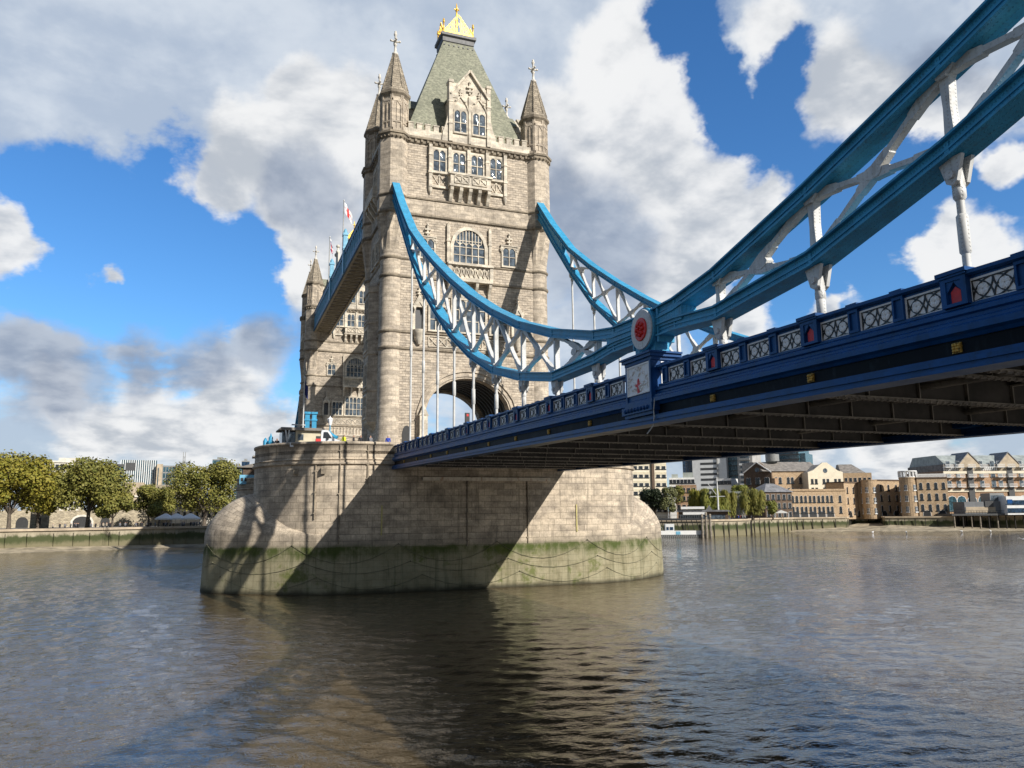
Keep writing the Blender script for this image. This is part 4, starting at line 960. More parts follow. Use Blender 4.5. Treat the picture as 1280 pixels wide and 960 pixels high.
# ------------------------------------------------------------------ high-level walkways
def build_walkway(label, x):
    w = root('high_walkway', label, 'walkway', (x, DC+41.5, 47.0)); Lh = 36.5
    b = MB()
    b.box((-1.45, -Lh, 0.05), (1.45, Lh, 0.12))
    b.m = 1
    for k in range(37):
        y = -Lh+1+k*2*(Lh-1)/36; b.box((-1.5, y-0.05, -0.12), (1.5, y+0.05, 0.05))
        if k < 36:
            y2 = y+2*(Lh-1)/36; b.beam((-1.4, y, -0.02), (1.4, y2, -0.02), 0.09, 0.08); b.beam((1.4, y, -0.03), (-1.4, y2, -0.03), 0.09, 0.08)
    for sx in (-1, 1): b.box((sx*1.62-0.17, -Lh, -0.22), (sx*1.62+0.17, Lh, 0.02))
    b.build('soffit', [M['under'], M['cream_under']], w)
    t = MB()
    for sx in (-1, 1):
        l = MB(); X = sx*1.8
        t.box((X-0.12, -Lh, -0.15), (X+0.12, Lh, 0.55)); t.box((X-0.12, -Lh, 3.3), (X+0.12, Lh, 4.0)); t.box((X-0.2, -Lh, 4.0), (X+0.2, Lh, 4.15))
        t.box((X-0.05, -Lh, 0.55), (X+0.05, Lh, 1.3))
        for k in range(49):
            y = -Lh+k*2*Lh/48; l.box((X-0.11, y-0.07, 0.5), (X+0.11, y+0.07, 3.35))
            if k < 48:
                y2 = y+2*Lh/48; l.beam((X-0.04, y, 0.6), (X-0.04, y2, 3.3), 0.08, 0.12); l.beam((X+0.04, y, 3.3), (X+0.04, y2, 0.6), 0.08, 0.12)
        l.build('lattice', M['paleblue'], w)
        for k in range(97): t.cbox((X+sx*0.16, -Lh+k*2*Lh/96, -0.02), (0.12, 0.28, 0.26))
    t.build('side_girder', M['walkblue'], w)
    g = MB()
    for sx in (-1, 1): g.box((sx*1.68-0.02, -Lh, 0.6), (sx*1.68+0.02, Lh, 3.3))
    g.build('glazing', M['navyglass'], w)
    r = MB(); r.prism([(-1.95, 4.15), (1.95, 4.15), (0, 4.75)], 'y', -Lh, Lh); r.build('roof', M['lead'], w)
    for y in (-8.2, 8.2):
        for sx in (-1, 1):
            p = MB(); p.box((sx*1.8-0.35, y-0.45, -0.1), (sx*1.8+0.35, y+0.45, 6.6)); p.box((sx*1.8-0.45, y-0.55, 6.6), (sx*1.8+0.45, y+0.55, 7.0)); p.box((sx*1.8-0.42, y-0.52, 4.3), (sx*1.8+0.42, y+0.52, 4.6))
            p.lathe((sx*1.8, y, 7.0), [(0.4, 0), (0.3, 0.5), (0.05, 0.9)], 8); p.build('pylon', M['paleblue'], w)
    if x < 0:
        e = MB(); e.box((-2.0, -1.4, 4.2), (-1.7, 1.4, 6.0)); e.prism([(-1.0, 6.0), (1.0, 6.0), (0, 7.4)], 'x', -2.0, -1.7); e.ball((-1.85, 0, 7.5), 0.35); e.ball((-1.95, -0.9, 6.2), 0.4); e.ball((-1.95, 0.9, 6.2), 0.4)
        e.build('gilded_crest', M['palestone'], w)
    return w
build_walkway('high level walkway joining the tower tops, near side, with pale cross braced underside', -7.35)
build_walkway('high level walkway on the downstream side, mostly hidden by the nearer tower', 7.35)
def flag(label, x, y, z0, z1, kind, drop, out):
    f = root('flagpole', label, 'flagpole', (x, y, 0))
    p = MB(); p.lathe((0, 0, 0), [(0.13, z0), (0.08, z1), (0.14, z1+0.05), (0.12, z1+0.25), (0.01, z1+0.35)], 8); p.build('pole', M['white'], f)
    c = MB(); n, mrows = 10, 9
    def P(i, j):
        s = i/n; t = j/mrows
        return (0.1+out*s*0.62+0.10*math.sin(s*9+t*2), 0.28*math.sin(s*7+t*3)*s, z1-0.15-drop*0.42*t*(1-0.15*s)-drop*0.58*s**1.15)
    for j in range(mrows):
        for i in range(n):
            if kind == 'cross': c.m = 1 if (j in (4,) or i in (4, 5)) else 0
            else: c.m = 1 if (j == 4 or i == 5) else (2 if abs(abs(i-4.5)/4.5-abs(j-4)/4) > 0.25 else 0)
            c.add([P(i, j), P(i+1, j), P(i+1, j+1), P(i, j+1)], [(0, 1, 2, 3)])
    c.build('flag', [M['flagwhite'], M['red'], M['flagblue']], f)
    return f
flag('tall white flagpole on the high walkway flying a white flag with a red cross', -8.0, 49.5, 51.6, 64.2, 'cross', 4.4, 2.4)
flag('smaller flagpole farther along the high walkway with a furled red white and blue flag', -8.0, 68.5, 51.6, 63.8, 'union', 4.6, 1.0)

# ------------------------------------------------------------------ people
def person_mat(name, coat, legs=(0.02, 0.022, 0.03), hair=(0.03, 0.02, 0.012)):
    m, t, b = new_mat(name); tcn = t.new('ShaderNodeTexCoord'); sep = t.new('ShaderNodeSeparateXYZ'); t.link(tcn.outputs['Object'], sep.inputs[0]); z = sep.outputs['Z']
    c = t.mix(t.math('GREATER_THAN', z, 0.86), legs, coat); c = t.mix(t.math('GREATER_THAN', z, 1.47), c, (0.42, 0.25, 0.17)); c = t.mix(t.math('GREATER_THAN', z, 1.67), c, hair)
    n = t.noise(tcn.outputs['Object'], 9.0, 3); c = t.mix(1.0, c, t.mix(n, (0.8, 0.8, 0.8), (1.15, 1.15, 1.15)), 'MULTIPLY')
    t.link(c, b.inputs['Base Color']); b.inputs['Roughness'].default_value = 0.8
    return m
PEOPLE = {k: person_mat('clothes_'+k, c) for k, c in dict(yellow=(0.62, 0.66, 0.04), dark=(0.018, 0.018, 0.022), blue=(0.03, 0.06, 0.36), grey=(0.16, 0.16, 0.17), red=(0.30, 0.03, 0.03), beige=(0.40, 0.34, 0.26)).items()}
def skin_body(pose):
    J = {'pel': (0, 0, 0.95, 0.15), 'spine': (0, 0, 1.20, 0.15), 'chest': (0, 0, 1.36, 0.17), 'neck': (0, 0, 1.50, 0.06), 'h0': (0, -0.01, 1.60, 0.095), 'h1': (0, -0.01, 1.70, 0.09)}
    E_ = [('pel', 'spine'), ('spine', 'chest'), ('chest', 'neck'), ('neck', 'h0'), ('h0', 'h1')]
    st = 0.16 if pose else 0.02
    for s, q in (('l', -1), ('r', 1)):
        J.update({s+'sh': (q*0.19, 0, 1.40, 0.075), s+'el': (q*0.25, 0.03-0.02*pose, 1.12, 0.055), s+'wr': (q*0.24, -0.06-0.08*pose*q, 0.88, 0.038), s+'ha': (q*0.24, -0.09-0.08*pose*q, 0.79, 0.045),
                  s+'hip': (q*0.10, 0, 0.88, 0.105), s+'kn': (q*0.11, -0.03-st*q*0.5, 0.49, 0.075), s+'an': (q*0.11, st*-q, 0.09, 0.05), s+'to': (q*0.12, st*-q-0.16, 0.04, 0.045)})
        E_ += [('chest', s+'sh'), (s+'sh', s+'el'), (s+'el', s+'wr'), (s+'wr', s+'ha'), ('pel', s+'hip'), (s+'hip', s+'kn'), (s+'kn', s+'an'), (s+'an', s+'to')]
    K = list(J); me = bpy.data.meshes.new('person'); me.from_pydata([J[k][:3] for k in K], [(K.index(a), K.index(b)) for a, b in E_], [])
    o = bpy.data.objects.new('person', me); COL.objects.link(o)
    sk = o.modifiers.new('skin', 'SKIN'); o.modifiers.new('sub', 'SUBSURF').levels = 1
    if not me.skin_vertices: me.attributes  # the modifier creates the layer
    lay = me.skin_vertices[0] if len(me.skin_vertices) else None
    if lay:
        for i, k in enumerate(K):
            r = J[k][3]; lay.data[i].radius = (r, r*0.8 if k in ('pel', 'spine', 'chest') else r); lay.data[i].use_root = (k == 'pel')
    dg = bpy.context.evaluated_depsgraph_get(); m2 = bpy.data.meshes.new_from_object(o.evaluated_get(dg))
    bpy.data.objects.remove(o)
    for p_ in m2.polygons: p_.use_smooth = True
    return m2
BODY = [skin_body(0), skin_body(1)]
def person(label, loc, rz, coat, pose=0, group=None):
    me = BODY[pose].copy(); me.name = 'person'; me.materials.clear(); me.materials.append(PEOPLE[coat])
    o = bpy.data.objects.new('person', me); COL.objects.link(o); o.location = loc; o.rotation_euler = (0, 0, rz)
    return tag(o, label, 'person', group)
def onpier(u, v, y):                                      # position on the near pier's floor behind the point (u, v)
    d = pray(u, v); k = (y-CAM.y)/d.y; return (CAM.x+d.x*k, y, 14.5)
person('person in a bright yellow jacket standing behind the pier parapet', onpier(430, 551, -4.85), 0.6, 'yellow')
person('person in dark clothes walking behind the pier parapet beside the yellow jacket', onpier(442, 549, -4.7), 1.2, 'dark', 1)
person('person in a dark coat looking out from the pier near the tower foot', onpier(451, 551, -4.8), 0.2, 'dark')
person('person in grey at the foot of the shaded turret', onpier(463, 551, -4.6), 0.1, 'grey')
person('person in a blue jacket at the foot of the sunlit turret', onpier(485, 552, -4.85), -0.2, 'blue')
person('person in dark clothes at the left end of the pier, left of the cabin', onpier(346, 559, 1.2), 0.2, 'dark')

# ------------------------------------------------------------------ things on the near pier
cb = root('control_cabin', 'small cream control cabin with white raking posts on the near pier', 'cabin', onpier(352, 550, 2.4), R(3))
m = MB(); m.box((1.5, 0, 0), (4.5, 2.6, 2.75)); m.box((0.0, 0.1, 0), (1.5, 2.6, 1.0)); m.build('wall', M['cream'], cb)
m = MB(); m.box((0.05, 0.15, 1.0), (1.5, 2.55, 2.6)); m.build('glazing', M['glass'], cb)
m = MB(); m.box((-0.3, -0.4, 2.76), (4.9, 3.0, 2.92)); m.box((-0.1, -0.2, 2.92), (4.7, 2.8, 3.08)); m.build('roof', M['roofgrey'], cb)
for x0, x1 in ((0.35, 0.75), (0.75, 0.35)):
    m = MB(); m.beam((x0, -0.3, 0), (x1, -0.3, 2.76), 0.14, 0.14); m.build('post', M['white'], cb)
m = MB(); m.box((4.45, -0.35, 0), (4.6, -0.2, 2.76)); m.build('post', M['white'], cb)
m = MB(); m.box((1.75, -0.04, 1.7), (2.35, 0.0, 2.35)); m.build('window', M['glass'], cb)
m = MB(); m.box((3.75, -0.05, 0.4), (4.25, 0.0, 2.2)); m.m = 1; m.box((3.72, -0.08, 1.5), (4.28, -0.05, 1.9)); m.build('door', [M['black'], M['red']], cb)
m = MB(); m.path([(2.0, 1, 3.08), (2.0, 1, 3.5), (1.2, 1, 3.55)], 0.05); m.cbox((1.9, 1, 3.5), (1.5, 0.3, 0.1)); m.build('antenna', M['white'], cb)
vn = root('pickup_truck', 'white flatbed truck with its cab showing above the pier parapet beside the cream cabin', 'truck', onpier(426, 552, -3.6), R(-10))
m = MB(); L_ = 5.2
m.prism([(-L_, 0.5), (-L_, 0.95), (-2.05, 0.95), (-2.05, 2.2), (-1.95, 2.3), (-1.45, 2.3), (-1.25, 2.22), (-0.65, 1.40), (-0.08, 1.18), (0.0, 1.0), (0.0, 0.5)], 'y', 0.0, 1.9); m.build('body', M['vanwhite'], vn)
m = MB(); m.beam((-1.22, 0.95, 2.19), (-0.70, 0.95, 1.47), 1.66, 0.03, (0, 0, 1)); m.build('windscreen', M['darkglass'], vn)
m = MB(); m.prism([(-1.85, 1.42), (-1.8, 2.08), (-1.38, 2.08), (-0.92, 1.42)], 'y', -0.012, 0.0); m.build('side_window', M['darkglass'], vn)
for x in (-4.3, -0.95):
    for y in (0.0, 1.78):
        m = MB(); m.tube((x, y-0.02, 0.34), (x, y+0.16, 0.34), 0.34, None, 16); m.m = 1; m.tube((x, y-0.03, 0.34), (x, y+0.02, 0.34), 0.19, None, 12); m.build('wheel', [M['tyre'], M['tank']], vn)
for y in (0.1, 1.5):
    m = MB(); m.box((-0.06, y, 0.75), (0.015, y+0.3, 0.95)); m.build('headlight', M['glass'], vn)
m = MB(); m.box((-1.4, -0.22, 1.3), (-1.25, -0.0, 1.55)); m.build('wing_mirror', M['black'], vn)
fp = root('flagpole', 'white flagpole on the near pier with a small dark flag hanging limp', 'flagpole', onpier(378, 552, 5.0))
m = MB(); m.lathe((0, 0, 0), [(0.10, 0), (0.09, 4), (0.07, 9.2), (0.12, 9.25), (0.01, 9.45)], 8); m.build('pole', M['white'], fp)
m = MB()
for i in range(5):
    a, b = i/5, (i+1)/5; f_ = lambda s: (0.08+0.35*s+0.08*math.sin(s*9), 0.12*math.sin(s*7), 0)
    for (x0, y0, _), (x1, y1, _) in ((f_(a), f_(b)),): m.add([(x0, y0, 7.2-a*0.6), (x1, y1, 7.2-b*0.6), (x1, y1, 8.9-b*0.9), (x0, y0, 8.9-a*0.9)], [(0, 1, 2, 3)])
m.build('flag', M['flagblue'], fp)
lp = root('street_lamp', 'ornate pale blue lamp post with white lantern on the pier by the van', 'street lamp', onpier(412, 552, 3.0))
m = MB(); m.lathe((0, 0, 0), [(0.9, 0), (0.9, 1.6), (0.7, 1.9), (0.95, 2.1), (0.95, 2.25), (0.5, 2.5), (0.25, 2.65), (0.14, 2.8)], 8); m.build('plinth', M['lightblue'], lp)
m = MB(); m.lathe((0, 0, 2.7), [(0.1, 0), (0.07, 0.7), (0.12, 0.8)], 8); m.build('post', M['paleblue'], lp)
m = MB(); m.lathe((0, 0, 3.5), [(0.14, 0), (0.30, 0.65), (0.34, 0.7), (0.08, 0.95), (0.02, 1.1)], 6, 0, False); m.build('lantern', M['flagwhite'], lp)
gt = root('barrier_post', 'pair of tall light blue barrier posts behind the cabin roof', 'barrier', onpier(388, 552, 7.0))
for x in (-0.45, 0.35):
    m = MB(); m.box((x-0.25, -0.25, 0), (x+0.25, 0.25, 5.2)); m.box((x-0.34, -0.34, 4.4), (x+0.34, 0.34, 4.6)); m.box((x-0.36, -0.36, 5.2), (x+0.36, 0.36, 5.45)); m.build('post', M['lightblue'], gt)
m = MB(); m.box((-0.2, -0.12, 3.0), (0.1, 0.12, 3.2)); m.build('rail', M['lightblue'], gt)
bl_ = root('lantern_pedestal', 'small bright blue finialled pedestal at the left end of the pier', 'pedestal', onpier(338, 560, 3.5))
m = MB(); m.lathe((0, 0, 0), [(0.36, 0), (0.36, 1.4), (0.42, 1.5), (0.22, 1.7), (0.24, 2.0), (0.10, 2.2), (0.02, 2.5)], 8); m.build('shaft', M['lightblue'], bl_)
m = MB(); m.lathe((-0.55, 0.3, 0), [(0.25, 0), (0.25, 1.6), (0.1, 1.9), (0.02, 2.0)], 8); m.build('side_shaft', M['lightblue'], bl_)
d_ = pray(584, 524); k_ = (30-CAM.y)/d_.y
ts = root('traffic_signal', 'dark traffic signal seen in the tower arch above the parapet', 'traffic signal', (CAM.x+d_.x*k_, 30, 14.45))
zh = CAM.z+d_.z*k_-14.45
m = MB(); m.tube((0, 0, 0), (0, 0, zh), 0.09); m.build('post', M['black'], ts)
m = MB(); m.box((-0.35, -0.2, zh-1.3), (0.35, 0.2, zh+1.0)); m.m = 1; m.box((-0.16, -0.22, zh+0.45), (0.16, -0.2, zh+0.8)); m.build('signal_head', [M['black'], M['red']], ts)
# cabin on the far pier, seen left of the near pier
fc = root('control_cabin', 'blue and brown control cabin with stepped flat roofs on the far pier', 'cabin', (-22.5, DC+78.5, 14.2))
m = MB(); m.box((-0.4, -1.2, 0), (6.5, 4, 1.9)); m.build('base', M['paleblue'], fc)
for i in range(8):
    m = MB(); m.box((-0.2+i*0.8, -1.26, 0.6), (0.3+i*0.8, -1.2, 1.3)); m.build('opening', M['black'], fc)
m = MB(); m.box((0.2, -0.8, 1.9), (6.4, 4, 3.4)); m.build('wall', M['brown'], fc)
m = MB(); m.prism([(-1.0, 3.4), (6.6, 3.4), (6.6, 4.2), (2.0, 4.2)], 'y', -1.4, 4.4); m.box((2.6, -0.5, 4.2), (6.4, 3.6, 5.6)); m.box((2.0, -1.0, 5.6), (6.6, 4, 5.9)); m.build('roof', M['roofgrey'], fc)

# ------------------------------------------------------------------ river, banks
def sheet(name, pts, z, mat, kind='structure'):
    m = MB(); m.add([(x, y, z) for x, y in pts], [tuple(range(len(pts)))]); return tag(m.build(name, mat), kind=kind)
import numpy as np
def river():
    rs = [4.0]
    while rs[-1] < 420: rs.append(rs[-1]*1.0066+0.012)
    nr = len(rs); rs = np.array(rs+[480, 700, 1500, 7000]); az = np.linspace(YAW-R(52), YAW+R(52), 560)
    Rg, A = np.meshgrid(rs, az, indexing='ij'); X = CAM.x+Rg*np.sin(A); Y = CAM.y+Rg*np.cos(A); Z = np.zeros_like(X)
    rg = np.random.RandomState(5); cell = np.maximum(Rg*0.0066, Rg*(az[1]-az[0]))
    gust = 0.75+0.25*np.sin(X*0.035+1.3*np.sin(Y*0.021))*np.sin(Y*0.05+0.9*np.sin(X*0.03))
    for k in range(64):
        lam = 0.40*(3.0/0.40)**(rg.rand()**1.5); th = R(62)+rg.normal(0, 0.75); kk = 2*math.pi/lam
        amp = 0.0078*lam**0.9*(0.6+0.8*rg.rand()); ph = rg.rand()*6.28
        q = kk*(X*math.cos(th)+Y*math.sin(th))+ph+0.5*np.sin(X*0.11+k)+0.5*np.sin(Y*0.13+2*k)
        Z += amp*np.clip((lam/cell-2.0)/2.5, 0, 1)*(np.sin(q)+0.28*np.cos(2*q))*0.62
    Z *= gust; Z[nr:, :] = 0.0; Z[nr-60:nr, :] *= np.linspace(1, 0, 60)[:, None]
    n0, n1 = X.shape; V = np.stack([X, Y, Z], -1).reshape(-1, 3).astype(np.float32)
    i = np.arange(n0-1)[:, None]*n1+np.arange(n1-1)[None, :]; F = np.stack([i, i+n1, i+n1+1, i+1], -1).reshape(-1, 4)
    me = bpy.data.meshes.new('river_water'); me.vertices.add(len(V)); me.vertices.foreach_set('co', V.ravel())
    me.loops.add(F.size); me.loops.foreach_set('vertex_index', F.ravel().astype(np.int32)); me.polygons.add(len(F))
    me.polygons.foreach_set('loop_start', np.arange(0, F.size, 4, dtype=np.int32)); me.polygons.foreach_set('use_smooth', np.ones(len(F), dtype=bool))
    me.update(calc_edges=True); me.materials.append(M['water']); o = bpy.data.objects.new('river_water', me); COL.objects.link(o)
    return tag(o, kind='structure')
river()
sheet('river_water', [(-7000, -3000), (7000, -3000), (7000, 7000), (-7000, 7000)], -0.35, M['water'])
GZ = 4.7
FRONT = [(-400, 200), (-150, 207), (0, 219), (130, 221), (256, 230), (340, 240), (700, 268), (800, 264), (886, 262), (915, 270), (935, 276), (937, 300), (975, 312), (990, 322), (1056, 332), (1062, 352), (1100, 356), (1105, 340), (1190, 342), (1192, 352), (1290, 352), (1500, 380)]
fr = [gp(u, d) for u, d in FRONT] if False else []
for u, d in FRONT:
    if -100 < u < 1400: fr.append(gp(u, d))
    else:
        az = YAW+math.atan((u-640)/FPX); fr.append(Vector((CAM.x+math.sin(az)*d, CAM.y+math.cos(az)*d, 0)))
g = MB()
far = [Vector((CAM.x+math.sin(a)*6000, CAM.y+math.cos(a)*6000, 0)) for a in [math.atan2(p.x-CAM.x, p.y-CAM.y) for p in fr]]
g.loft([[(p.x, p.y, GZ) for p in fr], [(p.x, p.y, GZ) for p in far]][::-1], False, False, False)
tag(g.build('north_bank_ground', M['paving']), kind='structure')
QL = root('quay_wall', 'weathered stone quay wall with green tide stains along the left bank', 'quay wall')
QR = root('quay_wall', 'green stained quay wall with dark fender posts below the riverside buildings on the right', 'quay wall')
for rt_, lo, hi in ((QL, 0, 6), (QR, 6, len(fr)-1)):
    m = MB(); c = MB(); pf = []
    for i in range(lo, hi):
        a, b = fr[i], fr[i+1]; d = (b-a).normalized(); n = Vector((d.y, -d.x, 0))
        m.add([(a.x+n.x*0.5, a.y+n.y*0.5, -1), (b.x+n.x*0.5, b.y+n.y*0.5, -1), (b.x, b.y, GZ), (a.x, a.y, GZ)], [(0, 1, 2, 3)])
        c.beam((a.x, a.y, GZ+0.25), (b.x, b.y, GZ+0.25), 0.9, 0.55)
        L = (b-a).length
        k = 1.5
        while k < L-1:
            pf.append((a+d*k+n*0.55, d)); k += random.uniform(2.2, 5.6)
    m.build('wall_face', M['quay'], rt_); c.build('coping', M['beige'], rt_)
    f = MB()
    for q, d in pf: f.beam((q.x, q.y, -0.5), (q.x, q.y, GZ-0.4), 0.22, 0.22, (d.x, d.y, 0))
    o = f.build('fender_post', M['darktimber' if rt_ is QR else 'quay'], rt_)
    o['kind'] = 'stuff'
def beach(name, ul, zs):
    m = MB(); r0 = []; r1 = []
    for u, d0, d1, z in ul: a, b = gp(u, d0), gp(u, d1); r0.append((a.x, a.y, -0.25)); r1.append((b.x, b.y, z))
    m.loft([r0, r1], False, False, False); return tag(m.build(name, M['sand']), kind='structure')
beach('left_foreshore', [(-90, 196, 209, 0.9), (0, 209, 219.5, 1.0), (60, 211, 220, 1.1), (130, 212.5, 221.5, 0.9), (200, 217, 226, 0.7), (256, 222, 231, 0.6), (330, 230, 240, 0.5)], 1)
beach('right_foreshore', [(985, 312, 322, 0.4), (1010, 313, 326, 0.8), (1050, 316, 332, 1.4), (1075, 318, 353, 2.6), (1098, 319, 356, 2.8), (1112, 320, 342, 2.2), (1150, 322, 343, 1.8), (1190, 324, 346, 1.7), (1240, 328, 350, 0.8), (1300, 332, 352, 0.3)], 1)
# ------------------------------------------------------------------ trees
def tree(name, label, u, d, vtop, vcrown, hwpx, leaf, group=None, n=2600, trunk=0.45, lobes=11, leafs=0.5, tall=1.0, seed=1, droop=False, side=0.0):
    rnd = random.Random(seed); p = gp(u, d); zt_ = zat(u, vtop, d)-GZ; zc = max(1.2, zat(u, vcrown, d)-GZ); hw = hwpx*d/FPX*1.06
    t = root(name, label, 'tree', (p.x, p.y, GZ), rnd.uniform(0, 6), group)
    tm = MB(); top = Vector((0, 0, zc+(zt_-zc)*0.45)); tm.loft([[(r*math.cos(2*math.pi*i/8)+x, r*math.sin(2*math.pi*i/8)+y, z) for i in range(8)] for r, x, y, z in ((trunk*1.5, 0, 0, -0.3), (trunk, 0, 0, 0.8), (trunk*0.85, 0.1, 0, zc*0.7), (trunk*0.6, 0.2, 0.1, zc+1.0), (trunk*0.25, 0, 0, top.z))], True, True, True, True)
    H = (zt_-zc)/2; C = Vector((0, 0, zc+H)); L = []
    for i in range(lobes):
        a = 2*math.pi*i/lobes*1.618*2+rnd.uniform(-.4, .4); zf = rnd.uniform(-0.75, 0.62) if i > 1 else 0.55
        rr = hw*math.sqrt(max(0.05, 1-abs(zf)**1.7))*rnd.uniform(0.5, 0.75)
        c = C+Vector((rr*math.cos(a), rr*math.sin(a), zf*H*0.9)); r = rnd.uniform(0.30, 0.45)*min(hw, H*1.3); L.append((c, r))
        tm.path([(0.1, 0, zc*0.8), tuple(c*0.45+Vector((0, 0, zc*0.65))), tuple(c)], trunk*0.22, 5)
    L.append((C+Vector((0, 0, H*0.12)), 0.62*min(hw, H))); L.append((C+Vector((0, 0, -H*0.2)), 0.6*min(hw, H)))
    tm.build('trunk', M['bark'], t)
    f = MB()
    for k in range(int(n*3.6)):
        c, r = rnd.choice(L); v = Vector((rnd.gauss(0, 1), rnd.gauss(0, 1), rnd.gauss(0, 1))).normalized()
        q = rnd.random(); rad = r*(0.45+0.62*math.sqrt(q)) if q < 0.93 else r*1.2
        P = c+Vector((v.x*rad, v.y*rad, v.z*rad*0.85*tall))
        if droop and rnd.random() < 0.6: P.z -= rnd.random()*H*0.7
        if P.z < zc*0.75: P.z = zc*0.75+rnd.random()*1.5
        nn = (v*0.8+Vector((rnd.gauss(0, .5), rnd.gauss(0, .5), rnd.gauss(0, .5)+0.35))).normalized()
        a = nn.orthogonal().normalized(); a.rotate(Matrix.Rotation(rnd.uniform(0, 6.28), 3, nn)); b = nn.cross(a); s = 0.68*leafs*rnd.uniform(0.6, 1.25); e = s*rnd.uniform(0.5, 0.9)
        if droop: a = Vector((0, 0, 1)); b = Vector((v.y, -v.x, 0)).normalized() if abs(v.x)+abs(v.y) > 0.01 else Vector((1, 0, 0)); s *= 1.7; e *= 0.6
        f.add([tuple(P+a*s), tuple(P+b*e), tuple(P-a*s*0.9), tuple(P-b*e)], [(0, 1, 2, 3)])
    f.build('crown', M[leaf], t)
    return t
GT = 'plane trees on the left bank'
tree('plane_tree', 'large yellowing plane tree at the left edge of the photo', 12, 236, 564, 640, 40, 'leafY', GT, 4200, 0.5, 15, 0.55, seed=11)
tree('plane_tree', 'yellowest and narrowest big tree, second from the left edge of the bank', 48, 242, 582, 645, 22, 'leafY', GT, 2200, 0.35, 9, 0.55, seed=5)
tree('plane_tree', 'large round olive green plane tree in front of the white building', 110, 240, 569, 638, 44, 'leafO', GT, 4600, 0.55, 16, 0.55, seed=21)
tree('plane_tree', 'low spreading olive tree with thin dark trunk right of the large round one', 141, 232, 612, 646, 26, 'leafO', GT, 1700, 0.3, 9, 0.5, seed=8)
tree('plane_tree', 'small olive tree with bare lower trunk, left one of a close pair', 186, 266, 603, 645, 19, 'leafO', GT, 1500, 0.3, 8, 0.5, seed=13)
tree('plane_tree', 'small darker tree of the close pair, next to the last big tree', 199, 262, 606, 650, 17, 'leafO', GT, 1400, 0.28, 8, 0.5, seed=14)
tree('plane_tree', 'big green plane tree with forking limbs nearest the stone pier', 256, 274, 574, 640, 41, 'leafO', GT, 4200, 0.6, 15, 0.55, seed=31)
GB = 'trees on the right bank'
tree('holm_oak', 'dark rounded evergreen tree just right of the stone pier', 816, 284, 609, 640, 17, 'leafD', GB, 1500, 0.3, 9, 0.5, seed=41)
tree('birch_tree', 'pale slender birch beside the dark evergreen tree', 837, 282, 604, 642, 11, 'leafP', GB, 1100, 0.2, 7, 0.45, 1.2, seed=42)
tree('willow_tree', 'drooping yellow green willow left of the white mast', 876, 288, 607, 645, 15, 'leafY', GB, 1300, 0.35, 8, 0.5, seed=43, droop=True)
tree('willow_tree', 'dark drooping willow just behind the white mast', 893, 284, 606, 646, 16, 'leafG', GB, 1500, 0.35, 9, 0.5, seed=44, droop=True)
tree('willow_tree', 'drooping willow right of the white mast', 909, 288, 608, 645, 13, 'leafO', GB, 1200, 0.35, 8, 0.5, seed=45, droop=True)
tree('garden_tree', 'bright green tree peeping above the grey block', 925, 330, 600, 640, 11, 'leafG', GB, 900, 0.3, 7, 0.5, seed=46)
tree('garden_tree', 'olive bushy tree in front of the dark brick gable', 941, 298, 608, 642, 17, 'leafO', GB, 1500, 0.3, 9, 0.45, seed=47, droop=True)
tree('garden_tree', 'low bright green bush tree beside the small dark house', 966, 308, 624, 645, 9, 'leafG', GB, 700, 0.2, 6, 0.4, seed=48)
tree('garden_tree', 'small tree above the white houses behind the evergreen', 850, 330, 600, 640, 9, 'leafO', GB, 600, 0.2, 6, 0.45, seed=49)

# ------------------------------------------------------------------ buildings
def building(name, label, u0, d0, u1, d1, vtop, depth, mat, cat='building', group=None, zb=None):
    a, b = gp(u0, d0), gp(u1, d1); L = (b-a).length
    t = root(name, label, cat, (a.x, a.y, GZ if zb is None else zb), math.atan2(b.y-a.y, b.x-a.x), group)
    H = zat((u0+u1)/2, vtop, (d0+d1)/2)-t.location.z
    m = MB(); m.box((0, 0, -0.5), (L, depth, H)); m.build('wall', M[mat], t)
    return t, L, H
def window_mesh(w, h, fr, gl, arch=False, mull=True):
    m = MB(); pl = [(-w/2, 0), (w/2, 0), (w/2, h)]+([(0.35*w, h+0.3*w), (0, h+0.42*w), (-0.35*w, h+0.3*w)] if arch else [])+[(-w/2, h)]
    m.prism([(x*1.10, z*1.03-0.01*h) for x, z in pl], 'y', -0.10, 0.0); m.m = 1; m.prism(pl, 'y', -0.13, -0.101)
    if mull: m.m = 0; m.box((-0.05, -0.16, 0), (0.05, -0.131, h)); m.box((-w/2, -0.16, h*0.5-0.04), (w/2, -0.132, h*0.5+0.04))
    m.box((-w*0.68, -0.22, -0.35), (w*0.68, 0.0, -0.012*h))
    return m.build('window', [M[fr], M[gl]])
def windows(t, pos, w, h, fr='awning', gl='darkglass', arch=False, mull=False):
    base = window_mesh(w, h, fr, gl, arch, mull); base.parent = t
    for i, (x, y, z) in enumerate(pos):
        o = base if i == 0 else put(base, t, (0, 0, 0)); o.location = (x, y, z)
def bands(t, L, zs, h, mat, x0=0.0, x1=1.0, y=-0.08, name='window_band'):
    for z in zs:
        m = MB(); m.box((L*x0, y, z), (L*x1, 0, z+h)); m.build(name, M[mat], t)
def gable_roof(t, L, H, depth, rise, mat, axis='x', over=0.4):
    m = MB()
    if axis == 'x': m.prism([(-over, H+0.003), (depth+over, H+0.003), (depth/2, H+rise)], 'x', -over, L+over)
    else: m.prism([(-over, H+0.003), (L+over, H+0.003), (L/2, H+rise)], 'y', -over, depth+over)
    return m.build('roof', M[mat], t)

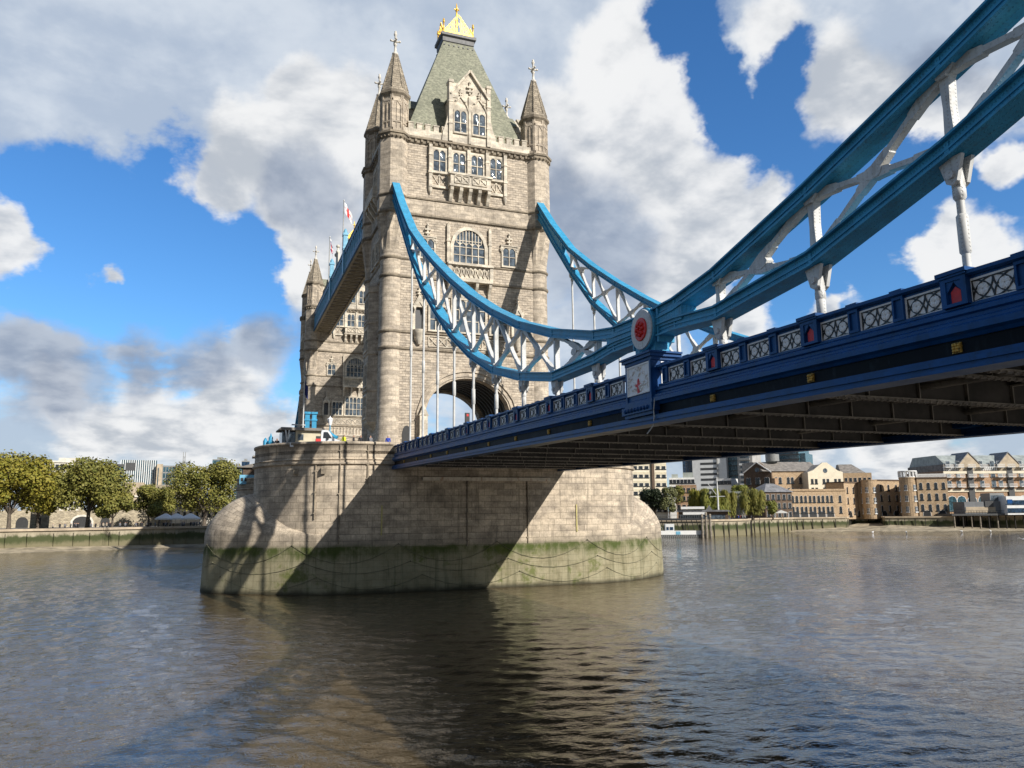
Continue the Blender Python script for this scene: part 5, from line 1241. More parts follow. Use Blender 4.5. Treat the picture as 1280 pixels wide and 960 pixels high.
# --- left bank: castle wall and the city behind it
t, L, H = building('castle_wall', 'pale ragstone castle wall with an arched water gate behind the left bank trees', -40, 283, 262, 289, 638, 2.0, 'towerwall', 'wall')
m = MB()
for i in range(int(L/2.2)): m.box((i*2.2, 0, H), (i*2.2+1.2, 0.8, H+0.7))
m.build('battlement', M['towerwall'], t)
x = L*(92+40)/302
for xx, w in ((x, 2.6), (x+6.5, 1.3), (x-16, 1.6)):
    m = MB(); m.prism([(xx-w, 0), (xx+w, 0)]+[(xx-a, z) for a, z in tudor(w, H*0.35, H*0.28, 10)], 'y', -0.12, 0.0); m.build('gate_opening', M['black'], t)
m = MB(); arch_in = [(x-2.6, 0)]+[(x+a, z) for a, z in tudor(2.6, H*0.35, H*0.28, 10)]+[(x+2.6, 0)]; arch_out = [(x-3.2, 0)]+[(x+a, z) for a, z in tudor(3.2, H*0.35, H*0.28+0.6, 10)]+[(x+3.2, 0)]; arch_band(m, arch_in, arch_out, -0.3, 0); m.build('gate_surround', M['palestone'], t)
t, L, H = building('wall_tower', 'low broad pale stone castle tower between the left bank trees', 38, 258, 62, 258, 633, 8, 'towerwall', 'castle tower')
m = MB(); m.box((L*0.3, -0.1, 1.0), (L*0.55, 0, 3.0)); m.build('gate_opening', M['black'], t)
t, L, H = building('castle_hall', 'ochre stone castle hall rising behind the pair of small trees', 150, 300, 178, 300, 603, 16, 'beige')
m = MB(); m.box((-0.4, -0.4, H-5.0), (L+0.4, 0, H-4.4)); m.build('ledge', M['palestone'], t); windows(t, [(L*k/5, 0, H-8) for k in range(1, 5)], 0.8, 1.4)
t, L, H = building('castle_hall', 'brown weathered stone hall left of the last big plane tree', 175, 310, 224, 306, 611, 16, 'towerwall')
m = MB()
for i in range(9): m.box((L*i/9, -0.2, H), (L*(i+0.55)/9, 2, H+1.3))
m.build('battlement', M['towerwall'], t); windows(t, [(L*k/7, 0, H-3.5) for k in range(1, 7)], 0.8, 1.6)
t, L, H = building('castle_hall', 'pale stone range under the crown of the last big plane tree', 215, 285, 285, 280, 634, 8, 'palestone')
windows(t, [(L*k/9, 0, H-3.0) for k in range(1, 9)], 0.9, 1.5); gable_roof(t, L, H, 8, 2.0, 'roofgrey')
t, L, H = building('city_block', 'white stone office block showing between the two biggest left bank trees', 52, 420, 102, 420, 576, 25, 'palestone')
windows(t, [(L*(i+0.5)/9, 0, H-4-j*4.2) for i in range(9) for j in range(5)], 1.5, 2.3); m = MB(); m.box((-0.5, -0.6, H-0.8), (L+.5, 25, H)); m.box((L*.3, 3, H), (L*.8, 20, H+1.6)); m.build('cornice', M['palestone'], t)
t, L, H = building('glass_office', 'striped white and blue glass office block on the skyline', 146, 460, 192, 460, 575, 30, 'officeglass')
for i in range(17):
    m = MB(); m.box((L*i/17, -0.5, 0), (L*(i+0.42)/17, 0, H-0.02)); m.build('fin', M['cladwhite'], t)
m = MB(); m.box((L*0.14, -0.7, H-5.5), (L*0.40, -0.4, H-1.5)); m.build('dark_panel', M['lead'], t)
t, L, H = building('city_block', 'dark office block beside the striped glass one', 138, 440, 151, 440, 580, 20, 'lead'); bands(t, L, [H-3-k*3.4 for k in range(5)], 1.6, 'officeglass')
t, L, H = building('city_block', 'blank beige block between striped office and teal office', 192, 455, 200, 455, 580, 20, 'beige')
m = MB(); m.box((L*0.2, -0.1, 2), (L*0.35, 0, H-2)); m.build('window_strip', M['officeglass'], t)
t, L, H = building('glass_office', 'teal glass office block left of the crane mast', 200, 455, 222, 455, 582, 24, 'officeglass'); bands(t, L, [H-0.8-k*3.3 for k in range(9)], 0.7, 'tank', name='floor_edge')
for i in range(7):
    m = MB(); m.box((L*i/6-0.15, -0.15, 0), (L*i/6+0.15, 0, H-0.01)); m.build('mullion', M['tank'], t)
t, L, H = building('city_block', 'small dark stepped block at the foot of the crane mast', 222, 450, 231, 450, 588, 18, 'lead'); bands(t, L, [H-2-k*3.3 for k in range(5)], 1.5, 'cladwhite')
p = gp(226, 440); cm = root('crane_mast', 'thin dark crane mast above the skyline left of the last plane tree', 'crane', (p.x, p.y, GZ))
H = zat(226, 565, 440)-GZ; m = MB()
for dx, dy in ((-.5, -.5), (.5, -.5), (.5, .5), (-.5, .5)): m.box((dx-.12, dy-.12, 0), (dx+.12, dy+.12, H))
for k in range(int(H/2)): m.beam((-.5, -.5, 2*k), (.5, -.5, 2*k+2), .14, .14); m.beam((.5, .5, 2*k), (-.5, .5, 2*k+2), .14, .14)
m.build('lattice', M['tank'], cm)
for k, (u0, u1, v, mt, lb) in enumerate(((262, 281, 574, 'officeglass', 'pale glass tower just over the last plane tree'), (281, 291, 580, 'greenglass', 'green curved glass block right of the last plane tree'), (289, 300, 582, 'officeglass', 'low glass block beside the dark tower by the pier'), (299, 309, 576, 'navyglass', 'dark slim tower block directly left of the pier'), (306, 330, 588, 'concrete', 'grey block behind the far pier cabin'))):
    t, L, H = building('glass_office', lb, u0, 470+k*6, u1, 470+k*6, v, 20, mt); bands(t, L, [H-0.6-j*3.4 for j in range(8)], 0.6, 'tank' if k != 4 else 'officeglass', name='floor_edge')
    m = MB(); m.box((L*.3, 4, H), (L*.7, 10, H+1.5)); m.build('plant_room', M['tank'], t)
for k, (u, lb) in enumerate(((207, 'white market tent left of the other two'), (221, 'white market tent, middle of three on the quay'), (238, 'white market tent nearest the last plane tree'))):
    p = gp(u, 246); t = root('market_tent', lb, 'tent', (p.x, p.y, GZ), -0.3, 'white tents on the left quay')
    m = MB(); m.loft([[(-2.2, -2, 2.6), (2.2, -2, 2.6), (2.2, 2, 2.6), (-2.2, 2, 2.6)], [(-.2, -.2, 3.9), (.2, -.2, 3.9), (.2, .2, 3.9), (-.2, .2, 3.9)]]); m.box((-2.2, -2.02, 2.2), (2.2, 2, 2.6)); m.build('canopy', M['awning'], t)
    for x in (-2.1, 2.1):
        for y in (-1.9, 1.9): m = MB(); m.tube((x, y, 0), (x, y, 2.3), 0.06); m.build('leg', M['tank'], t)
    m = MB(); m.box((-1.8, 0.5, 0), (1.8, 1.2, 1.1)); m.build('counter', M['beige'], t)
rnd = random.Random(99)
for k in range(46):
    u = rnd.uniform(60, 254); p = gp(u, 227.5+(u-60)*0.045+rnd.uniform(-2, 2)); person('person strolling along the far left quay', (p.x, p.y, GZ), rnd.uniform(0, 6.28), rnd.choice(['dark', 'dark', 'dark', 'dark', 'grey', 'grey', 'beige']), rnd.randint(0, 1), 'people on the far left quay')
# --- right bank
t, L, H = building('apartment_tower', 'cream banded apartment tower behind the right end of the pier', 770, 330, 835, 338, 545, 18, 'palecream', 'apartment block')
for k in range(9):
    z = H-2.0-k*3.55; m = MB(); m.box((0, -0.06, z-0.6), (L, 0, z+1.0)); o = m.build('wall_band', M['cream'], t)
windows(t, [(L*(i+0.5)/9, -0.06, H-3.2-k*3.55) for k in range(9) for i in range(9) if i != 6], 1.7, 1.2)
m = MB(); m.box((L*0.70, -0.9, 0), (L*0.75, 0, H+1)); m.build('stair_strip', M['brown'], t)
t, L, H = building('office_tower', 'dark navy glass tower edge seen under the bridge deck', 856, 480, 868, 480, 560, 20, 'navyglass', 'tower block')
for i in range(4): m = MB(); m.box((L*i/3-0.1, -0.12, 0), (L*i/3+0.1, 0, H)); m.build('mullion', M['lead'], t)
t, L, H = building('office_tower', 'white tower block with dark horizontal window strips under the bridge deck', 868, 478, 911, 474, 556, 24, 'cladwhite', 'tower block')
bands(t, L, [H-2.4-k*3.1 for k in range(11)], 1.3, 'lead', 0.24, 0.72); m = MB(); m.box((L*0.725, -0.6, 0), (L*0.76, 0, H)); m.build('wall_fin', M['concrete'], t)
t, L, H = building('office_tower', 'blue grey glass tower beside the white tower block', 911, 480, 929, 478, 556, 24, 'officeglass', 'tower block'); bands(t, L, [H-1-k*2.9 for k in range(12)], 0.5, 'lead', name='floor_edge')
t, L, H = building('office_tower', 'pale balconied tower block left of the dark brick gable', 925, 470, 944, 468, 556, 22, 'concrete', 'tower block')
for k in range(12):
    m = MB(); m.box((L*0.15, -1.5, H-3-k*2.9), (L*0.85, 0, H-1.9-k*2.9)); m.build('balcony', M['cladwhite'] if k % 2 else M['tank'], t)
    m = MB(); m.box((L*0.2, -0.05, H-1.9-k*2.9), (L*0.8, 0, H-0.5-k*2.9)); m.build('window_band', M['glass'], t)
t, L, H = building('office_tower', 'tall dark glass tower block above the warehouse roofs', 971, 520, 1003, 516, 548, 26, 'officeglass', 'tower block')
for k in range(12): m = MB(); m.box((-0.4, -0.6, H-1.2-k*3.1), (L+0.4, 0, H-0.5-k*3.1)); m.build('floor_edge', M['lead'], t)
m = MB(); m.box((L, 2, 0), (L+3.5, 20, H*0.80)); m.build('lower_wing', M['officeglass'], t)
t, L, H = building('terrace_house', 'row of small white flat roofed houses above the birch', 838, 350, 870, 350, 597, 12, 'cladwhite', 'house')
windows(t, [(L*(i+0.5)/7, 0, H-2.4) for i in range(7)]+[(L*(i+0.5)/7, 0, H-5.4) for i in range(7)], 1.4, 1.6); m = MB(); m.box((L*.1, 2, H), (L*.35, 9, H+1.6)); m.box((L*.55, 1, H), (L*.95, 9, H+2.2)); m.build('roof_pavilion', M['greenglass'], t)
t, L, H = building('apartment_house', 'red brown brick house half hidden by the birch and willow', 846, 330, 872, 330, 606, 12, 'redbrick', 'house')
windows(t, [(L*(i+0.5)/4, 0, H-3-k*3.4) for i in range(4) for k in range(3)], 1.3, 1.7)
t, L, H = building('terrace_house', 'white house with flat roof left of the bright green tree', 897, 360, 916, 358, 598, 10, 'cladwhite', 'house'); windows(t, [(L*(i+0.5)/4, 0, H-2.4) for i in range(4)], 1.6, 1.4)
t, L, H = building('monument_block', 'plain grey stone block with green top between willow and olive tree', 915, 302, 927, 302, 617, 5, 'concrete', 'monument'); m = MB(); m.box((-0.6, -0.6, H), (L+0.6, 5.6, H+0.8)); m.build('cornice', M['greenglass'], t); m = MB(); m.box((L*0.4, -0.1, 0), (L*0.6, 0, H*0.9)); m.build('wall_recess', M['tank'], t)
# warehouse with two gables
t, L, H = building('brick_warehouse', 'brown brick warehouse with dark gabled end and round window', 932, 344, 967, 340, 591, 22, 'brown', 'warehouse')
m = MB(); m.prism([(0, H), (L, H), (L*0.5, H+4.2)], 'y', 0.0, 22); m.build('gable', M['brown'], t)
m = MB()
for sg in (0, 1): m.beam((L*sg, -0.2, H+0.1), (L*0.5, -0.2, H+4.4), 0.5, 0.35)
m.build('gable_coping', M['awning'], t)
m = MB(); m.tube((L*0.5, -0.05, H+1.2), (L*0.5, 0.1, H+1.2), 0.95, None, 16); m.build('round_window', M['glass'], t)
windows(t, [(L*(i+0.5)/6+(0.5 if i % 2 == 0 else -0.5), 0, H-4.6-k*4.6) for i in range(6) for k in range(3)], 1.0, 2.2, arch=True)
t, L, H = building('brick_warehouse', 'tan brick warehouse front with arched windows and long grey roof', 967.5, 341, 1013, 348, 589, 20, 'tan', 'warehouse')
windows(t, [(L*(i+0.5)/6+(0.45 if i % 2 == 0 else -0.45), 0, H-4.9-k*4.4) for i in range(6) for k in range(2)], 1.2, 2.0, arch=True)
m = MB(); m.prism([(-0.6, H), (20, H), (20, H+4.4), (9, H+4.4)], 'x', -4, L+6); m.build('roof', M['roofgrey'], t)
m = MB(); m.tube((L*0.28, 8, H+4.6), (L*0.28, 8, H+7.5), 2.8, None, 16); m.lathe((L*0.28, 8, H+7.5), [(1.2, 0), (1.2, 1.2), (0.3, 1.4)], 10); m.build('roof_tank', M['tank'], t)
t, L, H = building('atrium', 'pale green glass atrium roof behind the warehouse ridge', 953, 372, 981, 372, 583, 14, 'greenglass', 'roof lantern')
m = MB(); m.prism([(-0.5, H), (L+0.5, H), (L*0.5, H+3.4)], 'y', -0.2, 14); m.build('roof', M['greenglass'], t)
for i in range(9): m = MB(); m.box((L*i/8-0.08, -0.3, 0), (L*i/8+0.08, -0.2, H)); m.build('glazing_bar', M['cladwhite'], t)
t, L, H = building('gabled_warehouse', 'tall cream rendered warehouse with wide gable and round window', 1013, 342, 1057, 349, 590, 24, 'palecream', 'warehouse')
m = MB(); m.prism([(0, H), (L, H), (L*0.86, H+0.6), (L*0.56, H+3.9), (L*0.44, H+3.9), (L*0.14, H+0.6)], 'y', 0.0, 1.0); m.build('gable', M['palecream'], t)
m = MB(); m.prism([(0.5, H), (L-0.5, H), (L*0.5, H+3.4)], 'y', 1.0, 24); m.build('roof', M['roofgrey'], t)
m = MB(); m.tube((L*0.5, -0.06, H+0.6), (L*0.5, 0.1, H+0.6), 0.95, None, 16); m.build('round_window', M['glass'], t)
windows(t, [(L*(i+0.5)/6+(0.4 if i % 2 == 0 else -0.4), 0, H-4.6-k*3.5) for i in range(6) for k in range(4)], 1.0, 1.8, 'concrete')
t, L, H = building('brick_warehouse', 'tan brick block with pitched grey roof right of the cream gable', 1057.5, 352, 1093, 354, 591, 18, 'tan', 'warehouse')
windows(t, [(L*(i+0.5)/6, 0, H-3.6) for i in range(6)], 1.0, 1.6); m = MB(); m.loft([[(-0.5, 2, H), (L*0.85, 2, H), (L*0.85, 18, H), (-0.5, 18, H)], [(-0.5, 8, H+4.0), (L*0.45, 8, H+4.0), (L*0.45, 12, H+4.0), (-0.5, 12, H+4.0)]]); m.build('roof', M['roofgrey'], t)
t, L, H = building('small_house', 'small dark brick house with hipped slate roof and tall chimney', 957, 316, 991, 324, 615, 10, 'brown', 'house')
m = MB(); m.loft([[(-0.6, -0.6, H), (L+0.6, -0.6, H), (L+0.6, 10.6, H), (-0.6, 10.6, H)], [(L*0.35, 4.5, H+3.4), (L*0.65, 4.5, H+3.4), (L*0.65, 5.5, H+3.4), (L*0.35, 5.5, H+3.4)]]); rf = m.build('roof', M['roofslate'], t)
m = MB(); m.box((L*0.66, 4, H+1), (L*0.78, 6, H+5.5)); m.build('chimney', M['redbrick'], rf)
windows(t, [(L*(i+0.5)/5, 0, H-2.8-k*3.3) for i in range(5) for k in range(3)], 1.3, 1.9)
t, L, H = building('brick_apartments', 'low sunlit tan brick block with two rows of paired arched windows', 988, 325, 1058, 335.5, 612, 12, 'tan', 'apartment block')
xs = [L*(0.09+0.155*i)+o for i in range(5) for o in (-0.85, 0.85)]+[L*0.90]
windows(t, [(x, 0, H-4.8-k*4.2) for x in xs for k in range(2)], 1.0, 2.1, arch=True)
windows(t, [(L*(0.09+0.155*i), 0, 0.5) for i in range(5)], 3.0, 1.0, gl='black', arch=True, mull=False)
m = MB(); m.box((-0.2, -0.3, H-0.5), (L+0.2, 12, H+0.25)); m.build('cornice', M['tan'], t)
gr = 'brick riverside apartments with rounded bays'
def bays(label, u0, d0, u1, d1, v, n, rows, round_=False, mat='tan', cap=False):
    t, L, H = building('brick_apartments', label, u0, d0, u1, d1, v, 12, mat, 'apartment block', gr)
    if round_:
        m = MB(); m.lathe((L/2, 0.2, 0), [(L/2, -0.5), (L/2, H+0.3), (L/2+0.15, H+0.35), (L/2+0.15, H+0.7)], 20, 0, False); m.build('round_bay', M[mat], t)
        for k in range(rows):
            for a in (-2.6, -1.57, -0.55):
                o = window_mesh(1.0, 2.0, 'awning', 'glass'); o.parent = t; o.location = (L/2+(L/2)*math.cos(a), 0.2+(L/2)*math.sin(a), H-4.3-k*4.2); o.rotation_euler = (0, 0, a+math.pi/2)
        if cap:
            m = MB(); m.lathe((L/2, 0.2, H+0.7), [(L/2+0.1, 0), (L/2+0.1, 0.3)], 20); m.lathe((L/2, 0.2, H+0.7), [(L/2-0.2, 2.2), (L/2+0.15, 2.2), (L/2+0.15, 2.6), (L/2-0.2, 2.6)], 20)
            for i in range(16): m.box((L/2+(L/2)*math.cos(i*.4)-0.2, 0.2+(L/2)*math.sin(i*.4)-0.2, H+1), (L/2+(L/2)*math.cos(i*.4)+0.2, 0.2+(L/2)*math.sin(i*.4)+0.2, H+2.9))
            m.build('balustrade', M['awning'], t)
    else:
        windows(t, [(L*(i+0.5)/n, 0, H-4.3-k*4.2) for i in range(n) for k in range(rows)], 1.05, 2.0, arch=True)
        windows(t, [(L*(i+0.5)/2, 0, 0.6) for i in range(2)], 2.6, 1.1, gl='black', arch=True, mull=False)
        m = MB(); m.box((-0.1, -0.25, H-0.3), (L+0.1, 12, H+0.2)); m.build('cornice', M['brown'], t)
    return t, L, H
bays('flat brick bay with three window columns beside the cream warehouse', 1057, 342, 1079, 356, 603, 3, 3)
bays('plain rounded brick bay without a balustrade', 1079, 352, 1098, 350, 602, 3, 3, True)
bays('flat shaded brick bay between the two rounded ones', 1098, 352, 1127, 362, 600, 3, 3)
bays('rounded brick bay topped by a white balustrade', 1127, 350, 1149, 348, 599, 3, 3, True, 'tan', True)
t, L, H = bays('sunlit flat brick bay with four arched windows per row, next to the big warehouse', 1149, 347, 1187, 350, 597, 4, 3)
m = MB()
for i in range(30): m.box((L*i/30, 0, H+0.2), (L*(i+0.5)/30, 0.3, H+1.3))
m.box((0, 0, H+1.3), (L, 0.3, H+1.5)); m.build('balustrade', M['awning'], t)
# the big riverside warehouse on the right
t, L, H = building('riverside_warehouse', 'large red brick riverside warehouse with balconies and three gabled roofs at the right edge', 1184, 357, 1330, 386, 588, 26, 'redbrick', 'warehouse')
for z in (H-1.2, 9.8): m = MB(); m.box((-0.3, -0.35, z), (L+0.3, 0, z+1.0)); m.build('stone_band', M['palecream'], t)
m = MB(); m.box((0.3, 0.2, H), (L-0.3, 25, H+2.6)); m.build('attic', M['roofgrey'], t)
m = MB(); m.prism([(0.5, H+2.6), (25, H+2.6), (22, H+6.5), (6, H+6.5)], 'x', 1, L-1); rf = m.build('roof', M['greenglass'], t)
m = MB()
for i in range(60): m.box((L*i/60, -0.25, H+0.02), (L*(i+0.5)/60, -0.1, H+1.3))
m.box((0, -0.27, H+1.3), (L, -0.08, H+1.5)); m.build('balustrade', M['awning'], t)
for fx in (0.22, 0.56, 0.90):
    m = MB(); m.prism([(L*fx-4.6, H-0.1), (L*fx+4.6, H-0.1), (L*fx+4.6, H+2.2), (L*fx, H+7.0), (L*fx-4.6, H+2.2)], 'y', -0.45, 9); m.build('gable', M['beige'], t)
    m = MB()
    for sg in (-1, 1): m.prism([(L*fx, H+7.05), (L*fx+sg*5.0, H+1.85), (L*fx+sg*5.0, H+2.25), (L*fx, H+7.45)], 'y', -0.7, 10)
    m.build('gable_roof', M['roofslate'], t)
    m = MB(); m.box((L*fx-1.2, -0.5, 3), (L*fx+1.2, 0, H+1.5)); m.build('loading_bay', M['lead'], t)
colx = [0.04, 0.12, 0.32, 0.42, 0.48, 0.66, 0.76, 0.82, 0.98]
windows(t, [(L*x, 0, 11.9+k*3.9) for x in colx for k in range(3)], 1.7, 2.3, 'awning', 'glass')
for x in (0.03, 0.12, 0.22, 0.32, 0.47, 0.56, 0.66, 0.80, 0.90):
    for k in range(3):
        m = MB(); m.box((L*x-1.6, -1.9, 11.6+k*3.9), (L*x+1.6, -0.5 if x in (0.22, 0.56, 0.90) else 0, 11.8+k*3.9))
        for i in range(9): m.box((L*x-1.6+i*0.39, -1.9, 11.8+k*3.9), (L*x-1.5+i*0.39, -1.82, 12.8+k*3.9))
        m.box((L*x-1.65, -1.92, 12.8+k*3.9), (L*x+1.65, -1.8, 12.9+k*3.9)); m.build('balcony', M['cladwhite'], t)
windows(t, [(L*x, 0, 2.5) for x in (0.05, 0.13, 0.22, 0.31, 0.39, 0.47, 0.56, 0.66, 0.76)], 3.6, 4.2, 'awning', 'officeglass', arch=True)
t, L, H = building('brick_warehouse', 'brown brick rooftop block behind the riverside warehouse', 1147, 392, 1184, 392, 583, 15, 'brown', 'warehouse'); bands(t, L, [H-3.2], 1.6, 'glass', 0.1, 0.9); m = MB(); m.box((-1.5, -1, H-5), (L*.6, 10, H-4.4)); m.build('terrace_roof', M['lead'], t)
# timber jetty and what stands on it
a, b = gp(1189, 337), gp(1330, 356)
J = root('timber_jetty', 'dark timber jetty on tall piles at the right edge', 'jetty', (a.x, a.y, 0), math.atan2(b.y-a.y, b.x-a.x)); L = (b-a).length
jz = zat(1230, 642, 343)
m = MB(); m.box((0, 0, jz-0.7), (L, 20, jz)); m.build('deck', M['lead'], J)
m = MB(); m.box((0.4, 15.5, -1), (L, 16, jz-0.7)); m.build('back_wall', M['darktimber'], J)
for row in range(3):
    for i in range(13):
        m = MB(); m.tube((1.0+i*L/13, 0.6+row*5, -1.0), (1.0+i*L/13, 0.6+row*5, jz-0.7), 0.30 if (row == 0 and i in (0, 3, 5)) else 0.22); m.build('pile', M['pile' if row == 0 and i in (0, 2, 3, 5) else 'darktimber'], J)
m = MB()
for i in range(0, 40): m.box((i*L/40, 0.1, jz), (i*L/40+0.08, 0.2, jz+1.1))
m.box((0, 0.1, jz+1.05), (L, 0.2, jz+1.15)); m.build('railing', M['black'], J)
t, L, H = building('jetty_pavilion', 'grey flat roofed pavilion with lit windows on the timber jetty', 1206, 341.5, 1264, 349, 627, 9, 'jettygrey', 'pavilion', zb=jz)
windows(t, [(L*x, 0, 0.8) for x in (0.10, 0.22, 0.33, 0.47, 0.58)], 2.6, 1.7, 'tank', 'beige'); m = MB(); m.box((L*0.44, -0.3, H*0.55), (L*0.62, 0, H+0.2)); m.build('sign_board', M['lead'], t)
m = MB(); m.box((L*0.6, 1, H), (L*0.9, 8, H+3.2)); m.build('upper_storey', M['tank'], t); windows(t, [(L*x, 1, H+0.8) for x in (0.66, 0.76, 0.85)], 1.8, 1.6, 'awning', 'glass')
t, L, H = building('jetty_office', 'white two storey office on the jetty at the right edge of the photo', 1259, 344, 1310, 352, 620, 8, 'cladwhite', 'office', zb=jz)
windows(t, [(L*(i+0.5)/7, 0, z) for i in range(7) for z in (H-2.8, 0.6)], 2.2, 1.3, 'tank', 'navyglass'); m = MB(); m.box((L*0.02, -0.15, H-2.6), (L*0.14, 0, H-1.2)); m.build('sign_board', M['navy'], t)
# pontoon, piles, gangway, mast
a, b = gp(815, 246), gp(884, 248)
P_ = root('pontoon', 'low floating pontoon with white railings beside the stone pier', 'pontoon', (a.x, a.y, 0), math.atan2(b.y-a.y, b.x-a.x)); L = (b-a).length
m = MB(); m.box((0, 0, -0.4), (L, 5, 0.9)); m.build('hull', M['lead'], P_)
m = MB()
for i in range(26): m.beam((i*L/26, -0.15, 0.0), (i*L/26+0.4, -0.15, 0.9), 0.2, 0.35)
m.build('fender', M['tank'], P_)
m = MB(); m.box((0, 0.1, 0.9), (L*0.94, 0.2, 2.1)); m.build('railing_panel', M['awning'], P_)
m = MB(); m.box((L*0.42, 0.0, 0.95), (L*0.50, 0.09, 1.9)); m.build('banner', M['paleblue'], P_)
m = MB(); m.box((L*0.24, 1.2, 0.9), (L*0.40, 4, 4.1)); m.build('kiosk', M['cladwhite'], P_)
m = MB(); m.box((L*0.26, 1.1, 2.3), (L*0.30, 1.2, 3.2)); m.box((L*0.32, 1.1, 2.3), (L*0.38, 1.2, 3.2)); m.build('kiosk_window', M['navyglass'], P_)
m = MB(); m.box((L*0.02, 1.5, 3.0), (L*0.18, 4, 3.2))
for x in (0.02, 0.18): m.box((L*x, 1.5, 0.9), (L*x+0.12, 1.65, 3.0))
m.build('shelter', M['tank'], P_)
for k, (u, v) in enumerate(((877, 643), (882, 641), (887, 643))):
    p = gp(u, 247); h = zat(u, v, 247); t = root('mooring_pile', ['leftmost of three tall timber piles at the pontoon end', 'middle of three tall timber piles at the pontoon end', 'rightmost of three tall timber piles at the pontoon end'][k], 'pile', (p.x, p.y, 0), 0, 'tall piles at the pontoon')
    m = MB(); m.lathe((0, 0, 0), [(0.42, -1), (0.36, h), (0.2, h+0.15)], 10); m.build('shaft', M['pile'], t); m = MB(); m.lathe((0, 0, h-1.2), [(0.37, 0), (0.42, 0.05), (0.42, 0.3), (0.37, 0.35)], 10); m.build('band', M['lead'], t)
a, b = gp(820, 256), gp(876, 254)
t = root('gangway', 'dark raised walkway with raking struts behind the pontoon', 'gangway', (a.x, a.y, 0), math.atan2(b.y-a.y, b.x-a.x)); L = (b-a).length; z = zat(845, 648, 255)
m = MB(); m.box((0, 0, z-0.6), (L, 2.4, z)); m.build('deck', M['lead'], t)
for i in range(9): m = MB(); m.beam((L*i/9, 0.3, z-0.6), (L*(i+0.8)/9, 0.3, 0.4), 0.2, 0.2); m.build('strut', M['darktimber'], t)
m = MB(); m.box((0, 0, z+1.0), (L, 0.08, z+1.1))
for i in range(20): m.box((L*i/20, 0, z), (L*i/20+0.06, 0.06, z+1.0))
m.build('handrail', M['tank'], t)
p = gp(898, 272); t = root('ship_mast', 'white mast with yard and gaff standing on the right bank quay', 'mast', (p.x, p.y, GZ), -0.6); h = zat(898, 596, 272)-GZ
m = MB(); m.lathe((0, 0, 0), [(0.32, 0), (0.26, h*0.6), (0.12, h)], 8); m.build('mast_pole', M['white'], t)
m = MB(); m.tube((-2.4, 0, h*0.55), (2.4, 0, h*0.55), 0.12); m.build('yard', M['white'], t); m = MB(); m.tube((0, 0, h*0.55), (-3.0, 0, h*0.85), 0.09); m.build('gaff', M['white'], t)
t = root('riverside_cafe', 'low dark cafe with white sunshades above the pontoon', 'cafe', tuple(gp(848, 270))[:2]+(GZ,), -0.6)
m = MB(); m.box((0, 0, 0), (16, 5, 3.0)); m.build('wall', M['brown'], t); m = MB(); m.prism([(-1, 3.0), (17, 3.0), (16, 3.5), (11, 3.6), (10, 5.2), (9, 3.6), (0, 3.6)], 'y', -1, 6); m.build('roof', M['roofslate'], t)
for x, z in ((1.0, 3.9), (1.5, 2.1)): m = MB(); m.box((x, -1.6, z), (x+7.5, -0.9, z+0.8)); m.build('sunshade', M['awning'], t)
m = MB(); m.box((0.5, -0.06, 0.6), (15, 0, 2.0)); m.build('window_band', M['glass'], t)
p = gp(925, 296); t = root('garden_marquee', 'small white marquee beside the small dark house', 'marquee', tuple(gp(968, 312))[:2]+(GZ,), -0.6)
m = MB(); m.prism([(0, 2.2), (5, 2.2), (2.5, 3.3)], 'y', 0, 4); m.build('canopy', M['awning'], t)
for x in (0.1, 4.9): m = MB(); m.box((x-0.08, 0, 0), (x+0.08, 0.12, 2.2)); m.build('leg', M['awning'], t)
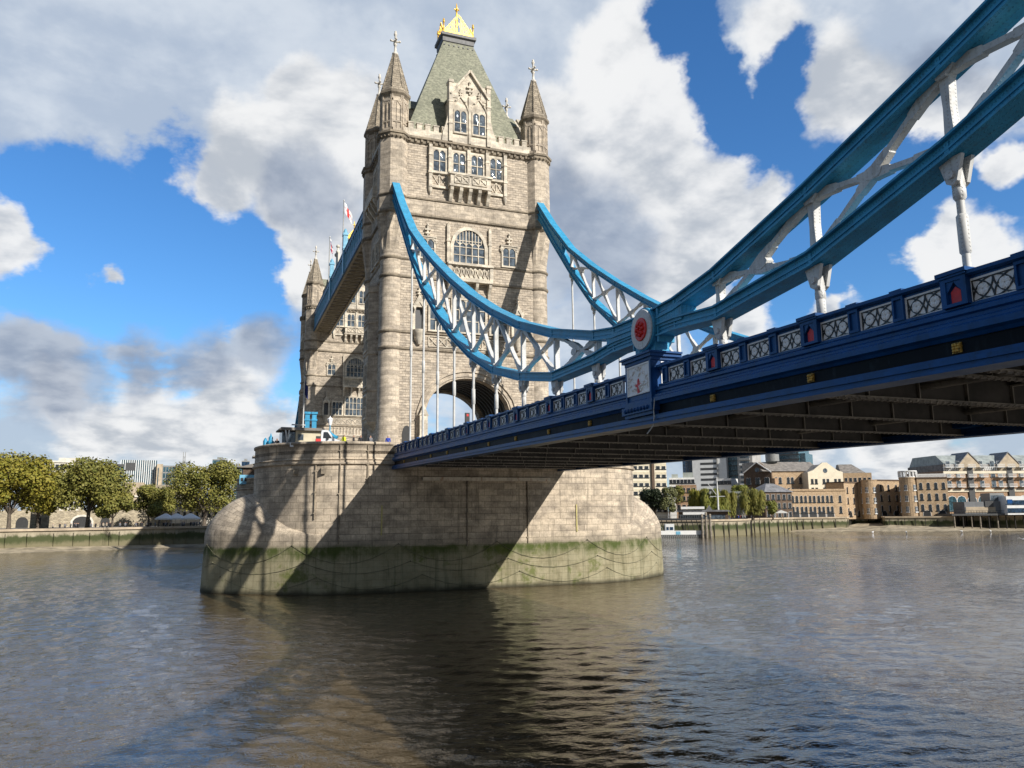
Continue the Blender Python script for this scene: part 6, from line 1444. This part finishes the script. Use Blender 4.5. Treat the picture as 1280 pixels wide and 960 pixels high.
for k in range(22):
    u = rnd.uniform(846, 950); p = gp(u, 268+(u-846)*0.28+rnd.uniform(0, 4)); person('person walking on the right bank quay', (p.x, p.y, GZ), rnd.uniform(0, 6), rnd.choice(['dark', 'dark', 'grey', 'grey', 'blue', 'red']), rnd.randint(0, 1), 'people on the right bank quay')
for k, (u, v, d, lb) in enumerate(((1088.5, 666, 300, 'white gull afloat in front of the beach, leftmost of four'), (1130.5, 666.5, 300, 'white gull afloat below the round brick bay'), (1199, 664.5, 316, 'white gull afloat just right of the light jetty pile'), (1235, 664, 320, 'white gull afloat beneath the timber jetty'))):
    p = gp(u, d); t = root('gull', lb, 'gull', (p.x, p.y, 0.05), k*1.1, 'gulls on the river'); t.scale = (0.7, 0.7, 0.7)
    m = MB(); m.loft([[(x, r*math.cos(2*math.pi*i/8), z+r*math.sin(2*math.pi*i/8)) for i in range(8)] for x, r, z in ((-0.75, 0.03, 0.42), (-0.45, 0.2, 0.28), (0, 0.34, 0.25), (0.35, 0.26, 0.32), (0.45, 0.15, 0.55), (0.55, 0.16, 0.72), (0.72, 0.05, 0.7), (0.85, 0.02, 0.68))], True, True, True, True); m.build('body', M['flagwhite'], t)
p = gp(1274, 150); t = root('gull', 'white gull flying low over the water at the right edge', 'gull', (p.x, p.y, zat(1274, 674, 150)), 1.0, 'gulls on the river')
m = MB(); m.loft([[(x, r*math.cos(2*math.pi*i/8), z+r*math.sin(2*math.pi*i/8)) for i in range(8)] for x, r, z in ((-0.3, 0.02, 0), (-0.15, 0.06, 0), (0.05, 0.09, 0), (0.18, 0.06, 0.02), (0.25, 0.06, 0.03), (0.36, 0.01, 0.01))], True, True, True, True); m.build('body', M['flagwhite'], t)
for sg in (-1, 1):
    m = MB(); m.loft([[(0.12, sg*0.05, 0.03), (-0.08, sg*0.05, 0.03), (-0.08, sg*0.05, 0.0), (0.12, sg*0.05, 0.0)], [(0.14, sg*0.4, 0.25), (-0.02, sg*0.4, 0.25), (-0.02, sg*0.4, 0.235), (0.14, sg*0.4, 0.235)], [(-0.05, sg*0.8, 0.15), (-0.09, sg*0.8, 0.15), (-0.09, sg*0.8, 0.145), (-0.05, sg*0.8, 0.145)]]); m.build('wing', M['flagwhite'], t)
